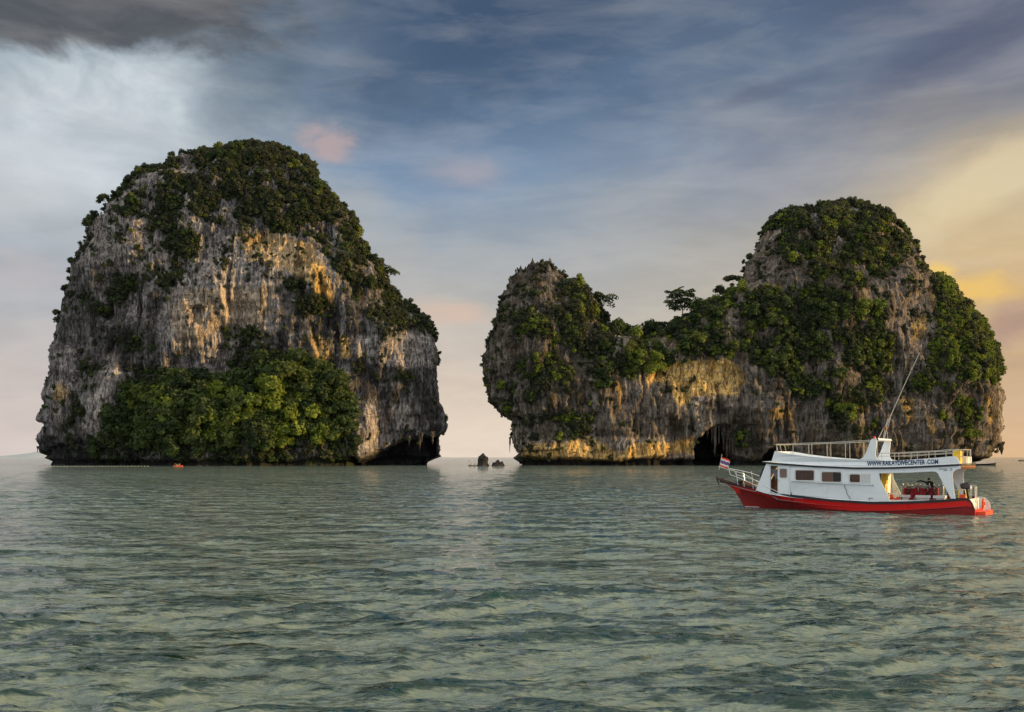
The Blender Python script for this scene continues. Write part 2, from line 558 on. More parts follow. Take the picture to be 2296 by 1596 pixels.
# ------------------------------------------------------------------ sea
def build_sea():
    rs = np.random.RandomState(11)
    r = [2.5]
    while r[-1] < 30000:
        q = r[-1]
        if q < 9:
            d = 0.5
        elif q < 90:
            d = min(max(0.00027 * q * q, 0.045), 0.28)
        elif q < 420:
            d = 0.30 * (q / 90) ** 1.5
        else:
            d = q * 0.03
        r.append(q + d)
    r = np.array(r)
    # bearings: close together ahead, wide apart behind
    fine = np.radians(np.linspace(-34, 34, 640))
    rest = np.radians(np.linspace(34, 326, 60))[1:-1]
    a = np.concatenate([fine, rest])
    A, Rr = np.meshgrid(a, r)
    X = Rr * np.sin(A)
    Y = Rr * np.cos(A)
    spac = np.gradient(r)[:, None] * np.ones_like(X)
    Xo, Yo = X.copy(), Y.copy()
    Zs = np.zeros_like(X)
    ncomp = 140
    patch = [np.clip(1.0 + 1.3 * fbm(Xo * 0.16 + 9 * q_, Yo * 0.24, 0 * Xo, 2, 20 + q_), 0.15, 2.4) for q_ in range(4)]
    for i in range(ncomp):
        lam = 0.20 * (30.0 ** ((i + rs.rand()) / ncomp))
        th = rs.normal(0, 0.5) + R(97)          # travel roughly towards the viewer
        k = 2 * np.pi / lam
        # slope per component
        sl = (0.034 if lam < 0.5 else 0.043 if lam < 1.4 else 0.020 if lam < 2.6 else 0.011) * (0.7 + 0.6 * rs.rand())
        amp = sl / k
        kx, ky = k * math.cos(th), k * math.sin(th)
        fade = np.clip((lam / (spac * 3.0)) - 0.6, 0, 1)
        ph = kx * Xo + ky * Yo + rs.rand() * 6.283
        amp_ = amp * fade * (patch[i % 4] if lam < 2.5 else 1.0)
        Zs += amp_ * np.cos(ph + 0.65 * np.cos(ph))
        X -= 0.8 * amp_ * math.cos(th) * np.sin(ph)
        Y -= 0.8 * amp_ * math.sin(th) * np.sin(ph)
    # gusts: rougher and smoother patches
    gust = 1.0 + 0.35 * fbm(Xo * 0.05, Yo * 0.035, 0 * Xo, 2, 3)
    Zs *= np.clip(gust, 0.5, 1.6)
    calm = np.clip((Rr - 200) / 150, 0, 1)
    Zs *= (1 - 0.7 * calm)
    n0, n1 = X.shape
    v = np.stack([X, Y, Zs], -1).reshape(-1, 3)
    i0 = np.arange(n0 - 1)[:, None] * n1
    j = np.arange(n1)[None, :]
    jn = (j + 1) % n1
    f = np.stack([i0 + j, i0 + jn, i0 + n1 + jn, i0 + n1 + j], -1).reshape(-1, 4)
    me = np_mesh('sea', v, f[:, ::-1], True)
    # the disc right under the viewer
    m_ = bpy.data.materials.new('sea_water')
    m_.use_nodes = True
    t = NT(m_.node_tree)
    b = t.n('ShaderNodeBsdfPrincipled')
    o = t.n('ShaderNodeOutputMaterial')
    t.l(b.outputs[0], o.inputs[0])
    tc = t.n('ShaderNodeTexCoord').outputs['Object']
    w1 = t.noise(t.mapping(tc, (1.0, 2.1, 1.0), rot=(0, 0, R(8))), 1.5, 3, 0.6, 0.4)
    w2 = t.noise(t.mapping(tc, (1.0, 2.1, 1.0), rot=(0, 0, R(-14))), 4.2, 3, 0.6, 0.3)
    w3 = t.noise(t.mapping(tc, (1.0, 2.3, 1.0), rot=(0, 0, R(-4))), 0.34, 3, 0.6, 0.4)
    w5 = t.noise(t.mapping(tc, (1.0, 2.3, 1.0), rot=(0, 0, R(13))), 0.75, 3, 0.6, 0.5)
    w4 = t.noise(t.mapping(tc, (1.0, 1.8, 1.0)), 11.0, 2, 0.5)
    g = t.noise(tc, 0.035, 3, 0.5)

    def crest(w, k):      # peaked crests, flat troughs
        return t.m('MULTIPLY', t.m('POWER', w, 2.2), k)

    h1 = t.m('ADD', crest(w1, 0.12), t.m('MULTIPLY', w4, 0.0045))
    h1 = t.m('ADD', h1, crest(w2, 0.040))
    h1 = t.m('ADD', h1, t.m('ADD', crest(w3, 0.36), crest(w5, 0.32)))
    h1 = t.m('MULTIPLY', h1, t.ramp(g, [(0.35, 0.75), (0.65, 1.2)]))
    bn = t.n('ShaderNodeBump')
    bn.inputs['Strength'].default_value = 1.0
    bn.inputs['Distance'].default_value = 1.0
    t.l(h1, bn.inputs['Height'])
    t.l(bn.outputs[0], b.inputs['Normal'])
    pos = t.n('ShaderNodeNewGeometry').outputs['Position']
    ps = t.n('ShaderNodeSeparateXYZ')
    t.l(pos, ps.inputs[0])
    # turbid green water, with dark wave faces and pale sky sheen painted into its colour
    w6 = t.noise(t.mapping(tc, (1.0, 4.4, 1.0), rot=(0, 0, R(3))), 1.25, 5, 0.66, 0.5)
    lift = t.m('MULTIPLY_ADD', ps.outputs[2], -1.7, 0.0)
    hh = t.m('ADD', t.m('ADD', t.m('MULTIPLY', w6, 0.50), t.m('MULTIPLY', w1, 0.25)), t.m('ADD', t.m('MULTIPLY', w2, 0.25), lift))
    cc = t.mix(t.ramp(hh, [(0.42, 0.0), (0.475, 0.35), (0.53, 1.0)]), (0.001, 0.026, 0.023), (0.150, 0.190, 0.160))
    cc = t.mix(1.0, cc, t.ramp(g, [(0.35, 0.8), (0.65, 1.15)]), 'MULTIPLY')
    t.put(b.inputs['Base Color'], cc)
    b.inputs['Roughness'].default_value = 0.07
    b.inputs['IOR'].default_value = 1.42
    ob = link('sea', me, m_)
    tag(ob, kind='structure')
    return ob


build_sea()

# ------------------------------------------------------------------ islands
def interp_tab(tab, D):
    """survey outline (px, py) at distance D -> arrays of z, x sorted upwards"""
    z = np.array([EYE + (HY - p[1]) / F_ * D for p in tab])
    x = np.array([(p[0] - CX) / F_ * D for p in tab])
    o = np.argsort(z)
    return z[o], x[o]


def super_unit(n, A, B, nf, nb):
    """unit superellipse sampled evenly, denser on the seaward (-y) side"""
    ph = np.linspace(-np.pi, np.pi, 8001)[:-1]
    cx, sy = np.cos(ph), np.sin(ph)
    rr = (np.abs(cx) ** n + np.abs(sy) ** n) ** (-1 / n)
    cx, sy = cx * rr, sy * rr
    d = np.hypot(np.diff(A * cx, append=A * cx[0]), np.diff(B * sy, append=B * sy[0]))
    # weights
    front = sy < 0.35
    w = np.where(front, d * nf / d[front].sum(), d * nb / d[~front].sum())
    cs = np.concatenate([[0], np.cumsum(w)])[:-1]
    tot = nf + nb
    k = np.interp(np.arange(tot), cs, np.arange(len(cs)))
    k = np.clip(np.round(k).astype(int), 0, len(cs) - 1)
    return cx[k], sy[k]


class Loft:
    def __init__(s, left, right, Yc, b0, bprof, n, nf, nb, nv, seed, zp=1.5, apron=None, amp=1.0, flute=1.0, zbase=-2.0):
        zl, xl = interp_tab(left, Yc)
        zr, xr = interp_tab(right, Yc)
        ztop = min(zl[-1], zr[-1])
        vv = np.linspace(0, 1, nv)
        z = zbase + (ztop - zbase) * (1 - (1 - vv) ** zp)
        L = np.interp(z, zl, xl)
        Rr = np.interp(z, zr, xr)
        a = np.maximum((Rr - L) / 2, 0.5)
        xc = (L + Rr) / 2
        hfrac = np.clip(z / ztop, 0, 1)
        b = b0 * np.interp(hfrac, [p[0] for p in bprof], [p[1] for p in bprof])
        cx, sy = super_unit(n, a.max(), b0, nf, nb)
        X = xc[:, None] + a[:, None] * cx[None, :]
        Y = Yc + b[:, None] * sy[None, :]
        Z = z[:, None] + 0 * X
        if apron:
            fr = np.clip(-sy, 0, 1)[None, :]
            pxx = CX + F_ * X / (Y - 5)
            Y = Y - apron(pxx, Z) * fr
        # the island's plan lies along the bearing of its middle
        X = X + xc[:, None] * (Y / Yc - 1)
        P = np.stack([X, Y, Z], -1)
        # grid normals
        du = np.roll(P, -1, 1) - np.roll(P, 1, 1)
        dv = np.gradient(P, axis=0)
        N = np.cross(du, dv)
        N /= np.linalg.norm(N, axis=2)[..., None] + 1e-9
        side = np.abs(N[..., 1])
        steep = np.clip(1 - N[..., 2] * 1.2, 0.2, 1)
        # vertical fluting, ledges and big bulges
        big = fbm(X * 0.03, Y * 0.03, Z * 0.03, 2, seed) * 6.0 * (0.12 + 0.88 * side)
        med = fbm(X * 0.085, Y * 0.085, Z * 0.04, 3, seed + 4) * 2.6 * (0.35 + 0.65 * side)
        flu = ridged(X * 0.20, Y * 0.20, Z * 0.035, 3, seed + 9) * 2.1
        flu2 = ridged(X * 0.55, Y * 0.55, Z * 0.12, 2, seed + 15) * 0.85
        led = fbm(X * 0.05, Y * 0.05, Z * 0.22, 3, seed + 20) * 1.3
        crack = np.clip((ridged(X * 0.075, Y * 0.075, Z * 0.018, 2, seed + 31) - 0.62) / 0.2, 0, 1) * -3.2
        crack = crack + np.clip((ridged(X * 0.16, Y * 0.16, Z * 0.05, 2, seed + 37) - 0.66) / 0.2, 0, 1) * -1.6
        small = crack * (0.2 + 0.8 * side) * steep + fbm(X * 0.7, Y * 0.7, Z * 0.45, 2, seed + 25) * 0.45
        D = amp * (big + med + led * steep + flute * (flu + flu2) * steep + small - 1.5)
        edgefade = np.clip((ztop - Z) / 4.0, 0.15, 1)
        P = P + N * (D * edgefade)[..., None]
        s.P, s.N, s.ztop = P, N, ztop

    def push(s, poly, depth, blur=4.0, seed=3):
        """hollow out a cave: everything inside the outline goes back into the rock"""
        px, py = survey(s.P)
        j = 5 * fbm(s.P[..., 0] * 0.3, s.P[..., 1] * 0.1, s.P[..., 2] * 0.3, 2, seed)
        m_ = s.N[..., 1] < -0.1
        dd = np.zeros(px.shape)
        dd[m_] = np.clip(edge_dist(px[m_] + j[m_], py[m_] + j[m_] * 0.5, poly) / blur, 0, 1)
        s.P[..., 1] += depth * dd
        return dd

    def notch(s, zh=3.4, depth=3.2, seed=5):
        """the waterline notch that the sea has cut all round"""
        X, Y, Z = s.P[..., 0], s.P[..., 1], s.P[..., 2]
        h_ = zh * (1 + 0.45 * fbm(X * 0.07, Y * 0.07, 0 * Z, 2, seed))
        t_ = np.clip((h_ - Z) / h_, 0, 1)
        k = np.clip(t_ * 2.2, 0, 1) * np.clip(1.15 - 0.25 * np.clip(t_ - 0.8, 0, 1) * 5, 0, 1.15)
        N = s.N.copy()
        N[..., 2] = 0
        N /= np.linalg.norm(N, axis=2)[..., None] + 1e-9
        s.P -= N * (depth * k)[..., None]
        return np.clip(k, 0, 1)

    def faces(s, off):
        n0, n1 = s.P.shape[:2]
        i0 = np.arange(n0 - 1)[:, None] * n1
        j = np.arange(n1)[None, :]
        jn = (j + 1) % n1
        f = np.stack([i0 + j, i0 + jn, i0 + n1 + jn, i0 + n1 + j], -1).reshape(-1, 4)
        top = (n0 - 1) * n1
        cidx = n0 * n1
        jj = np.arange(n1)
        capf = np.stack([top + jj, top + (jj + 1) % n1, np.full(n1, cidx), np.full(n1, cidx)], -1)
        v = np.concatenate([s.P.reshape(-1, 3), s.P[-1].mean(0)[None, :]])
        return v, f + off, capf[:, :3] + off


def build_island(name, lofts, zones, veg, extra=None, darkfn=None):
    vs, fs, caps = [], [], []
    off = 0
    drk, nrm = [], []
    for lf in lofts:
        v, f, cp = lf.faces(off)
        vs.append(v)
        fs.append(f)
        caps.append(cp)
        off += len(v)
        d = lf.dark.reshape(-1)
        drk.append(np.concatenate([d, [0]]))
        nn = lf.N.reshape(-1, 3)
        nrm.append(np.concatenate([nn, [[0, 0, 1]]]))
    if extra:
        for v, f in extra:
            vs.append(v)
            fs.append(f + off)
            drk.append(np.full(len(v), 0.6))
            nrm.append(np.tile([[0, -1, 0]], (len(v), 1)))
            off += len(v)
    v = np.concatenate(vs)
    f = np.concatenate(fs)
    cp = np.concatenate(caps)
    drk = np.concatenate(drk)
    nrm = np.concatenate(nrm)
    # caps as degenerate-free triangles: repeat by splitting into quads is avoided, use a second mesh pass
    me = bpy.data.meshes.new(name)
    nq, nt = len(f), len(cp)
    me.vertices.add(len(v))
    me.vertices.foreach_set('co', v.astype(np.float32).ravel())
    me.loops.add(nq * 4 + nt * 3)
    me.loops.foreach_set('vertex_index', np.concatenate([f.ravel(), cp.ravel()]).astype(np.int32))
    me.polygons.add(nq + nt)
    me.polygons.foreach_set('loop_start', np.concatenate([np.arange(nq) * 4, nq * 4 + np.arange(nt) * 3]).astype(np.int32))
    me.polygons.foreach_set('loop_total', np.concatenate([np.full(nq, 4), np.full(nt, 3)]).astype(np.int32))
    me.update(calc_edges=True)
    px, py = survey(v)
    X, Y, Z = v[:, 0], v[:, 1], v[:, 2]
    warm = soft(px, py, zones['warm'], X, Y, Z, seed=60)
    pale = soft(px, py, zones['pale'], X, Y, Z, jit=14, blur=14, seed=70)
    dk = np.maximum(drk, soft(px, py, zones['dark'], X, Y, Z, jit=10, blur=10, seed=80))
    vg = soft(px, py, veg, X, Y, Z, jit=12, blur=12, seed=90)
    cl = fbm(X * 0.09, Y * 0.09, Z * 0.11, 3, 33)
    vegd = np.clip(1.25 * vg + cl * 1.7 - 0.62, 0, 1) * (vg > 0.02)
    vegd = np.where(vg > 0.97, np.maximum(vegd, 0.45 + 0.5 * np.clip(cl + 0.45, 0, 1)), vegd)
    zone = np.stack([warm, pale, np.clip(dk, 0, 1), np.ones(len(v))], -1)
    set_attr(me, 'zone', zone)
    set_attr(me, 'moss', np.clip(vegd, 0, 1) * 0.9)
    ob = link(name, me, M_rock)
    tag(ob, kind='structure')
    return ob, v, nrm, vegd, px, py, dk


def spire(x, y, z, h_, r, seed, lean=(0, 0), nseg=9, nr=7, down=False):
    """an irregular rock pinnacle, or a stalactite when down is set"""
    rs = np.random.RandomState(seed)
    vv = []
    for i in range(nr):
        t_ = i / (nr - 1)
        rad = r * (1 - t_) ** 1.0 * (1 + 0.30 * rs.randn() * (0 < i < nr - 1)) + 0.03
        for k in range(nseg):
            a = 2 * np.pi * k / nseg
            q = rad * (1 + 0.3 * rs.randn() * 0.6)
            zz = z - t_ * h_ if down else z + t_ * h_
            vv.append((x + lean[0] * t_ + q * math.cos(a), y + lean[1] * t_ + q * math.sin(a) * 0.8, zz))
    f = []
    for i in range(nr - 1):
        for k in range(nseg):
            f.append((i * nseg + k, i * nseg + (k + 1) % nseg, (i + 1) * nseg + (k + 1) % nseg, (i + 1) * nseg + k))
    return np.array(vv), np.array(f)


def spot(px, py, D):
    return ((px - CX) / F_ * D, D, EYE + (HY - py) / F_ * D)


# ---- left island
L_left_SKY = [(96, 1050), (94, 1043), (93, 1025), (98, 1012), (82, 1008), (82, 978), (91, 954), (96, 907), (103, 841), (110, 789), (114, 762),
          (126, 710), (138, 671), (149, 640), (155, 600), (160, 585), (182, 548), (190, 509), (206, 500), (213, 482), (231, 462), (250, 441), (270, 416),
          (296, 395), (323, 380), (361, 360), (401, 347), (440, 334), (466, 325), (505, 322), (548, 320)]
L_left = [(96, 1050), (101.5, 1043), (106.6, 1025), (123.2, 1012), (103.2, 1008), (103, 978), (117.8, 954), (116, 907), (115.3, 841), (125.8, 789), (131.6, 762), (139.5, 710), (149.5, 671), (161.5, 640), (169.3, 600), (177.4, 585), (201, 548), (213.3, 509), (238.7, 500), (245.9, 482), (259.3, 464.3), (272.5, 446.1), (284, 424.3), (310.6, 406.1), (328.8, 393), (352.1, 375.6), (393.6, 364.3), (430.1, 353), (454.8, 345.1), (500.7, 342.5), (547, 340.8)]
L_right_SKY = [(978, 1050), (980, 1040), (991, 1022), (989, 1006), (989, 980), (1002, 967), (1002, 933), (992, 907), (986, 880), (981, 841), (984, 810), (983, 784), (976, 763),
           (967, 734), (945, 710), (918, 687), (900, 666), (881, 648), (868, 624), (861, 604), (845, 588), (833, 562), (816, 540), (805, 509),
           (790, 488), (768, 460), (742, 434), (721, 401), (700, 373), (679, 355), (648, 336), (617, 323), (590, 320), (560, 320)]
L_right = [(978, 1050), (962.7, 1040), (976.6, 1022), (973, 1006), (968.9, 980), (982.6, 967), (985.4, 933), (976.7, 907), (971.5, 880), (964.8, 841), (967, 810), (969.8, 784), (966.6, 763), (955.5, 734), (924.2, 710), (891, 687), (877.3, 666), (864.1, 648), (855.2, 624), (845.8, 604), (824.6, 588), (813.6, 562), (799.3, 540), (791.4, 509), (776.3, 488), (753.9, 462.6), (731.6, 440), (719.4, 411.3), (705.8, 386.9), (687.4, 371.2), (658.2, 354.7), (623.7, 343.4), (591.4, 340.8), (560, 340.8)]


def apron_left(px, Z):
    w = np.clip((px - 215) / 90, 0, 1) * np.clip((810 - px) / 60, 0, 1)
    w = w * w * (3 - 2 * w)
    top = np.interp(px, [215, 300, 400, 560, 700, 780, 810], [14, 34, 38, 38, 42, 34, 5])
    s_ = np.clip(1 - Z / top, 0, 1)
    return 17.0 * w * s_ ** 0.8


left = Loft(L_left, L_right, 448, 44, [(0, 1), (0.35, 0.97), (0.55, 0.9), (0.72, 0.76), (0.86, 0.56), (0.95, 0.36), (1, 0.16)],
            3.0, 640, 90, 330, 1, 1.55, apron_left)
k1 = left.notch(3.2, 3.0)
cave_l = left.push([(782, 1012), (800, 1032), (835, 1014), (862, 1004), (890, 992), (930, 978), (984, 976), (986, 1060), (770, 1060)], 14, 5)
left.push([(425, 690), (450, 680), (462, 700), (448, 730), (430, 720)], 3.5, 6)
left.push([(660, 570), (676, 575), (690, 640), (680, 680), (664, 640)], 3.0, 6)
left.push([(745, 720), (757, 720), (765, 790), (748, 800)], 3.0, 6)
left.dark = np.clip(np.maximum(k1 * 1.0, cave_l * 1.0), 0, 1)  # shade of cave and waterline undercut painted into the rock colour
stal = []
rs0 = random.Random(4)
for px, py, ln, rr in [(898, 985, 1.5, .9), (917, 988, 3.2, .6), (941, 980, 6.0, 1.0), (946, 980, 2.8, .7), (970, 978, 4.2, .9), (862, 1002, 1.0, .7), (887, 996, 0.8, .9)]:
    x, y, z = spot(px, py, 408)
    stal.append(spire(x, y, z + 2.0, ln + 1.5, rr, int(px), down=True))
for px, py, ln, rr in [(84, 1008, 2.2, .5), (92, 1006, 3.0, .4), (100, 1010, 2.0, .5)]:
    x, y, z = spot(px, py, 448)
    stal.append(spire(x, y, z + 1.5, ln + 1.0, rr, int(px), down=True))

V_left = [
    (0.96, [(440, 325), (500, 300), (590, 295), (660, 305), (720, 350), (765, 410), (810, 465), (840, 520), (870, 570), (888, 610), (870, 640), (845, 650), (815, 640), (800, 690), (770, 640), (752, 590), (740, 560), (700, 530), (640, 512), (560, 507), (510, 480), (520, 440), (560, 400), (585, 372), (540, 350)]),
    (0.64, [(235, 445), (300, 390), (400, 345), (455, 325), (560, 345), (590, 400), (520, 440), (510, 500), (440, 560), (400, 600), (350, 620), (300, 600), (290, 540), (330, 500), (250, 470)]),
    (0.9, [(330, 470), (400, 440), (520, 440), (515, 480), (430, 500), (420, 530), (370, 560), (330, 540)]),
    (0.85, [(300, 600), (340, 580), (440, 560), (455, 580), (410, 600), (415, 640), (370, 650), (340, 610)]),
    (0.8, [(168, 652), (230, 628), (330, 608), (330, 636), (285, 660), (285, 705), (240, 712), (190, 690)]),
    (1.0, [(500, 745), (520, 728), (560, 735), (600, 755), (640, 790), (600, 835), (500, 838)]),
    (1.0, [(215, 1046), (225, 1000), (240, 930), (275, 860), (310, 830), (390, 822), (430, 852), (480, 834), (560, 842), (640, 806), (760, 812), (772, 880), (782, 960), (802, 1022), (790, 1046)]),
    (0.55, [(600, 655), (680, 630), (740, 670), (760, 700), (700, 725), (640, 705)]),
    (1.0, [(815, 700), (850, 645), (885, 630), (935, 680), (975, 710), (990, 760), (930, 745), (870, 762), (830, 745)]),
    (0.6, [(190, 780), (230, 770), (235, 830), (215, 880), (185, 960), (160, 1000), (150, 960), (180, 880)]),
    (0.45, [(775, 800), (860, 800), (930, 840), (900, 885), (800, 885)]),
    (0.5, [(640, 735), (760, 745), (762, 806), (650, 806)]),
    (0.4, [(560, 560), (640, 600), (640, 640), (560, 620), (480, 600), (500, 570)]),
    (0.45, [(260, 700), (340, 720), (360, 790), (310, 830), (270, 780)]),
]
Z_left = {
    'warm': [(0.5, [(525, 525), (600, 515), (700, 545), (735, 600), (745, 690), (715, 690), (700, 640), (640, 605), (560, 585)]),
             (0.9, [(690, 580), (735, 590), (745, 670), (732, 700), (705, 650)]),
             (0.22, [(420, 640), (520, 650), (600, 640), (610, 700), (560, 740), (480, 740), (430, 800), (400, 800), (380, 700)]),
             (0.8, [(762, 755), (785, 758), (788, 798), (765, 800)]),
             (0.55, [(120, 850), (150, 860), (155, 890), (140, 905), (125, 900)]),
             (0.6, [(700, 745), (745, 760), (740, 820), (700, 820)])],
    'pale': [(1.0, [(242, 785), (264, 785), (260, 880), (244, 960), (212, 985), (188, 960), (196, 900), (225, 860)]),
             (0.8, [(400, 600), (520, 560), (640, 600), (700, 640), (690, 700), (560, 760), (500, 850), (420, 850), (370, 760), (380, 660)]),
             (0.9, [(790, 745), (850, 762), (960, 745), (978, 800), (970, 830), (880, 830), (850, 800), (800, 800)]),
             (0.75, [(790, 910), (850, 890), (870, 960), (860, 1010), (800, 1015)]),
             (0.9, [(535, 545), (640, 560), (690, 610), (600, 600), (540, 575)]),
             (0.8, [(880, 900), (925, 900), (925, 960), (885, 960)]),
             (0.5, [(120, 780), (160, 780), (150, 940), (110, 940)]),
             (0.45, [(240, 420), (420, 380), (520, 540), (400, 620), (200, 600), (190, 520)]),
             (0.8, [(420, 560), (540, 520), (560, 560), (450, 610)])],
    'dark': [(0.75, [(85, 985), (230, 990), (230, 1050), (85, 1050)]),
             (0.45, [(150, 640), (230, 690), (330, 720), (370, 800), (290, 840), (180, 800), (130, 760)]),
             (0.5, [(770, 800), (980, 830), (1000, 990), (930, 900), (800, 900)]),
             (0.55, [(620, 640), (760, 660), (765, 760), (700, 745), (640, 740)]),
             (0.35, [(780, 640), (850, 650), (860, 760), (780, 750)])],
}
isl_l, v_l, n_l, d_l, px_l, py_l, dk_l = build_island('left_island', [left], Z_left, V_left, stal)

# ---- right island: needle hump and dome grown together
A_left_SKY = [(1150, 1050), (1142, 1038), (1139, 1030), (1146, 1021), (1154, 1012), (1142, 987), (1134, 940), (1108, 921), (1092, 896), (1083, 845),
          (1081, 801), (1096, 757), (1110, 713), (1117, 688), (1127, 669), (1139, 641), (1152, 621), (1170, 610), (1190, 603), (1205, 600)]
A_left = [(1150, 1050), (1156.8, 1038), (1148.9, 1030), (1158.2, 1021), (1166.6, 1012), (1158.1, 987), (1155.6, 940), (1123.1, 921), (1099.9, 896), (1093.5, 845), (1093.4, 801), (1102.9, 757), (1111.7, 713), (1119.6, 688), (1130.2, 669.9), (1140.2, 644.1), (1153, 625.7), (1172.4, 615.6), (1191.9, 609.2), (1205.5, 606.4)]
A_right_SKY = [(1540, 1050), (1545, 900), (1530, 820), (1470, 775), (1415, 755), (1372, 735), (1354, 705), (1343, 675), (1327, 663), (1311, 645), (1289, 627), (1267, 617), (1248, 606), (1230, 600)]
A_right = [(1540, 1050), (1534.1, 900), (1523.5, 820), (1459.1, 775), (1389.8, 755), (1346.3, 735), (1345.5, 705), (1338.9, 675.4), (1316.8, 664.4), (1306.8, 647.8), (1291.4, 631.2), (1268.1, 622), (1247.3, 611.9), (1229.5, 606.4)]
C_left_SKY = [(1290, 1050), (1290, 810), (1330, 790), (1400, 765), (1445, 755), (1469, 745), (1505, 728), (1580, 688), (1604, 674), (1637, 652), (1659, 624), (1668, 594),
          (1688, 566), (1697, 542), (1717, 507), (1741, 487), (1762, 477), (1797, 466), (1853, 455), (1890, 452)]
C_left = [(1290, 1050), (1309.2, 810), (1356.1, 790), (1441.2, 765), (1492.5, 755), (1512.1, 745), (1537.2, 728), (1604.6, 688), (1628.3, 674), (1659.4, 652), (1671, 624), (1674.3, 594), (1698.1, 566), (1709.1, 544.5), (1726.9, 514.4), (1749.3, 497.2), (1769.2, 488.6), (1797.7, 479.2), (1850.2, 469.7), (1889.3, 467.1)]
C_right_SKY = [(2222, 1050), (2224, 1036), (2230, 1017), (2246, 1001), (2251, 936), (2256, 892), (2247, 863), (2244, 800), (2229, 771), (2208, 728),
           (2184, 696), (2144, 652), (2101, 616), (2080, 584), (2056, 548), (2035, 520), (2015, 499), (1994, 480), (1963, 461), (1922, 453), (1905, 452)]
C_right = [(2222, 1050), (2205.6, 1036), (2215.5, 1017), (2229.9, 1001), (2230.6, 936), (2235.3, 892), (2232.7, 863), (2238.3, 800), (2224.9, 771), (2197.7, 728), (2168.7, 696), (2122, 652), (2070.7, 616), (2054.3, 584), (2044.3, 549.7), (2032.3, 525.6), (2015, 507.5), (1995.8, 491.2), (1966.3, 474.9), (1923.9, 468), (1905.2, 467.1)]
needle = Loft(A_left, A_right, 436, 34, [(0, 1), (0.5, 0.95), (0.75, 0.78), (0.9, 0.5), (1, 0.25)], 3.2, 330, 60, 230, 40, 1.2, None, 0.9, 1.25)
dome = Loft(C_left, C_right, 452, 50, [(0, 1), (0.3, 0.97), (0.5, 0.84), (0.7, 0.7), (0.85, 0.52), (0.95, 0.33), (1, 0.14)], 2.8, 640, 90, 310, 70, 1.5, None, 0.95)
caves_r = [([(1556, 1060), (1557, 1000), (1576, 975), (1600, 956), (1622, 949), (1640, 954), (1645, 1000), (1650, 1060)], 19, 4),
           ([(1712, 1060), (1712, 1016), (1724, 1004), (1744, 1006), (1756, 1024), (1775, 1060)], 6, 5),
           ([(2060, 1060), (2080, 1015), (2160, 1018), (2200, 1034), (2210, 1060)], 6, 6),
           ([(1455, 822), (1500, 814), (1560, 810), (1650, 814), (1674, 850), (1662, 884), (1600, 884), (1530, 925), (1512, 892), (1520, 850)], 1.2, 7),
           ([(2040, 650), (2098, 640), (2100, 770), (2050, 775), (2010, 740)], 1.0, 9)]
for lf in (needle, dome):
    kk = lf.notch(3.6, 3.4)
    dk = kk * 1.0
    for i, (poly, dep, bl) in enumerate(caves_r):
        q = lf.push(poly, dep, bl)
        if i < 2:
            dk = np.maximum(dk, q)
    lf.dark = np.clip(dk, 0, 1)  # cave and undercut shade goes into the rock colour
stal = []
for px, py, ln, rr in [(1596, 956, 8, 1.0), (1603, 952, 14, 1.1), (1612, 950, 9, .9), (1622, 948, 12, 1.2), (1630, 952, 15, 1.6), (1636, 956, 11, 1.3), (1586, 966, 4, .7), (1644, 985, 9, 1.4),
                       (2246, 1000, 4.5, 1.4), (2236, 1004, 2.2, .8), (1148, 985, 3.0, .3), (1146, 990, 5.5, .3)]:
    x, y, z = spot(px, py, 409 if px < 2000 else 450)
    if px < 1150:
        x, y, z = spot(px - 3, py, 436)
    stal.append(spire(x, y, z + 2.0, ln + 1.5, rr, int(px), down=True))
# jagged crown of pinnacles on the needle hump
for px, py, hh, rr in [(1146, 650, 6, 3.4), (1158, 634, 5, 3.4), (1168, 626, 6.0, 3.0), (1177, 622, 5.0, 3.2), (1186, 620, 5.6, 2.6), (1195, 614, 7.0, 3.6), (1204, 616, 5, 3.6),
                       (1216, 618, 5.0, 3.8), (1226, 618, 5.6, 3.8), (1234, 616, 7.6, 4.0), (1245, 622, 5.0, 4.0), (1257, 630, 4, 3.6), (1132, 680, 6, 3.2), (1160, 655, 8, 4.0), (1205, 640, 9, 4.6), (1230, 640, 8, 4.4), (1185, 640, 8, 4.2)]:
    x, y, z = spot(px, py, 432 + rs0.uniform(-5, 5))
    stal.append(spire(x, y - (8 if py >= 640 and px > 1150 and px < 1240 else 0), z - 2.5, hh + 2.5, rr, int(px * 3), lean=(rs0.uniform(-.4, .4), 0)))
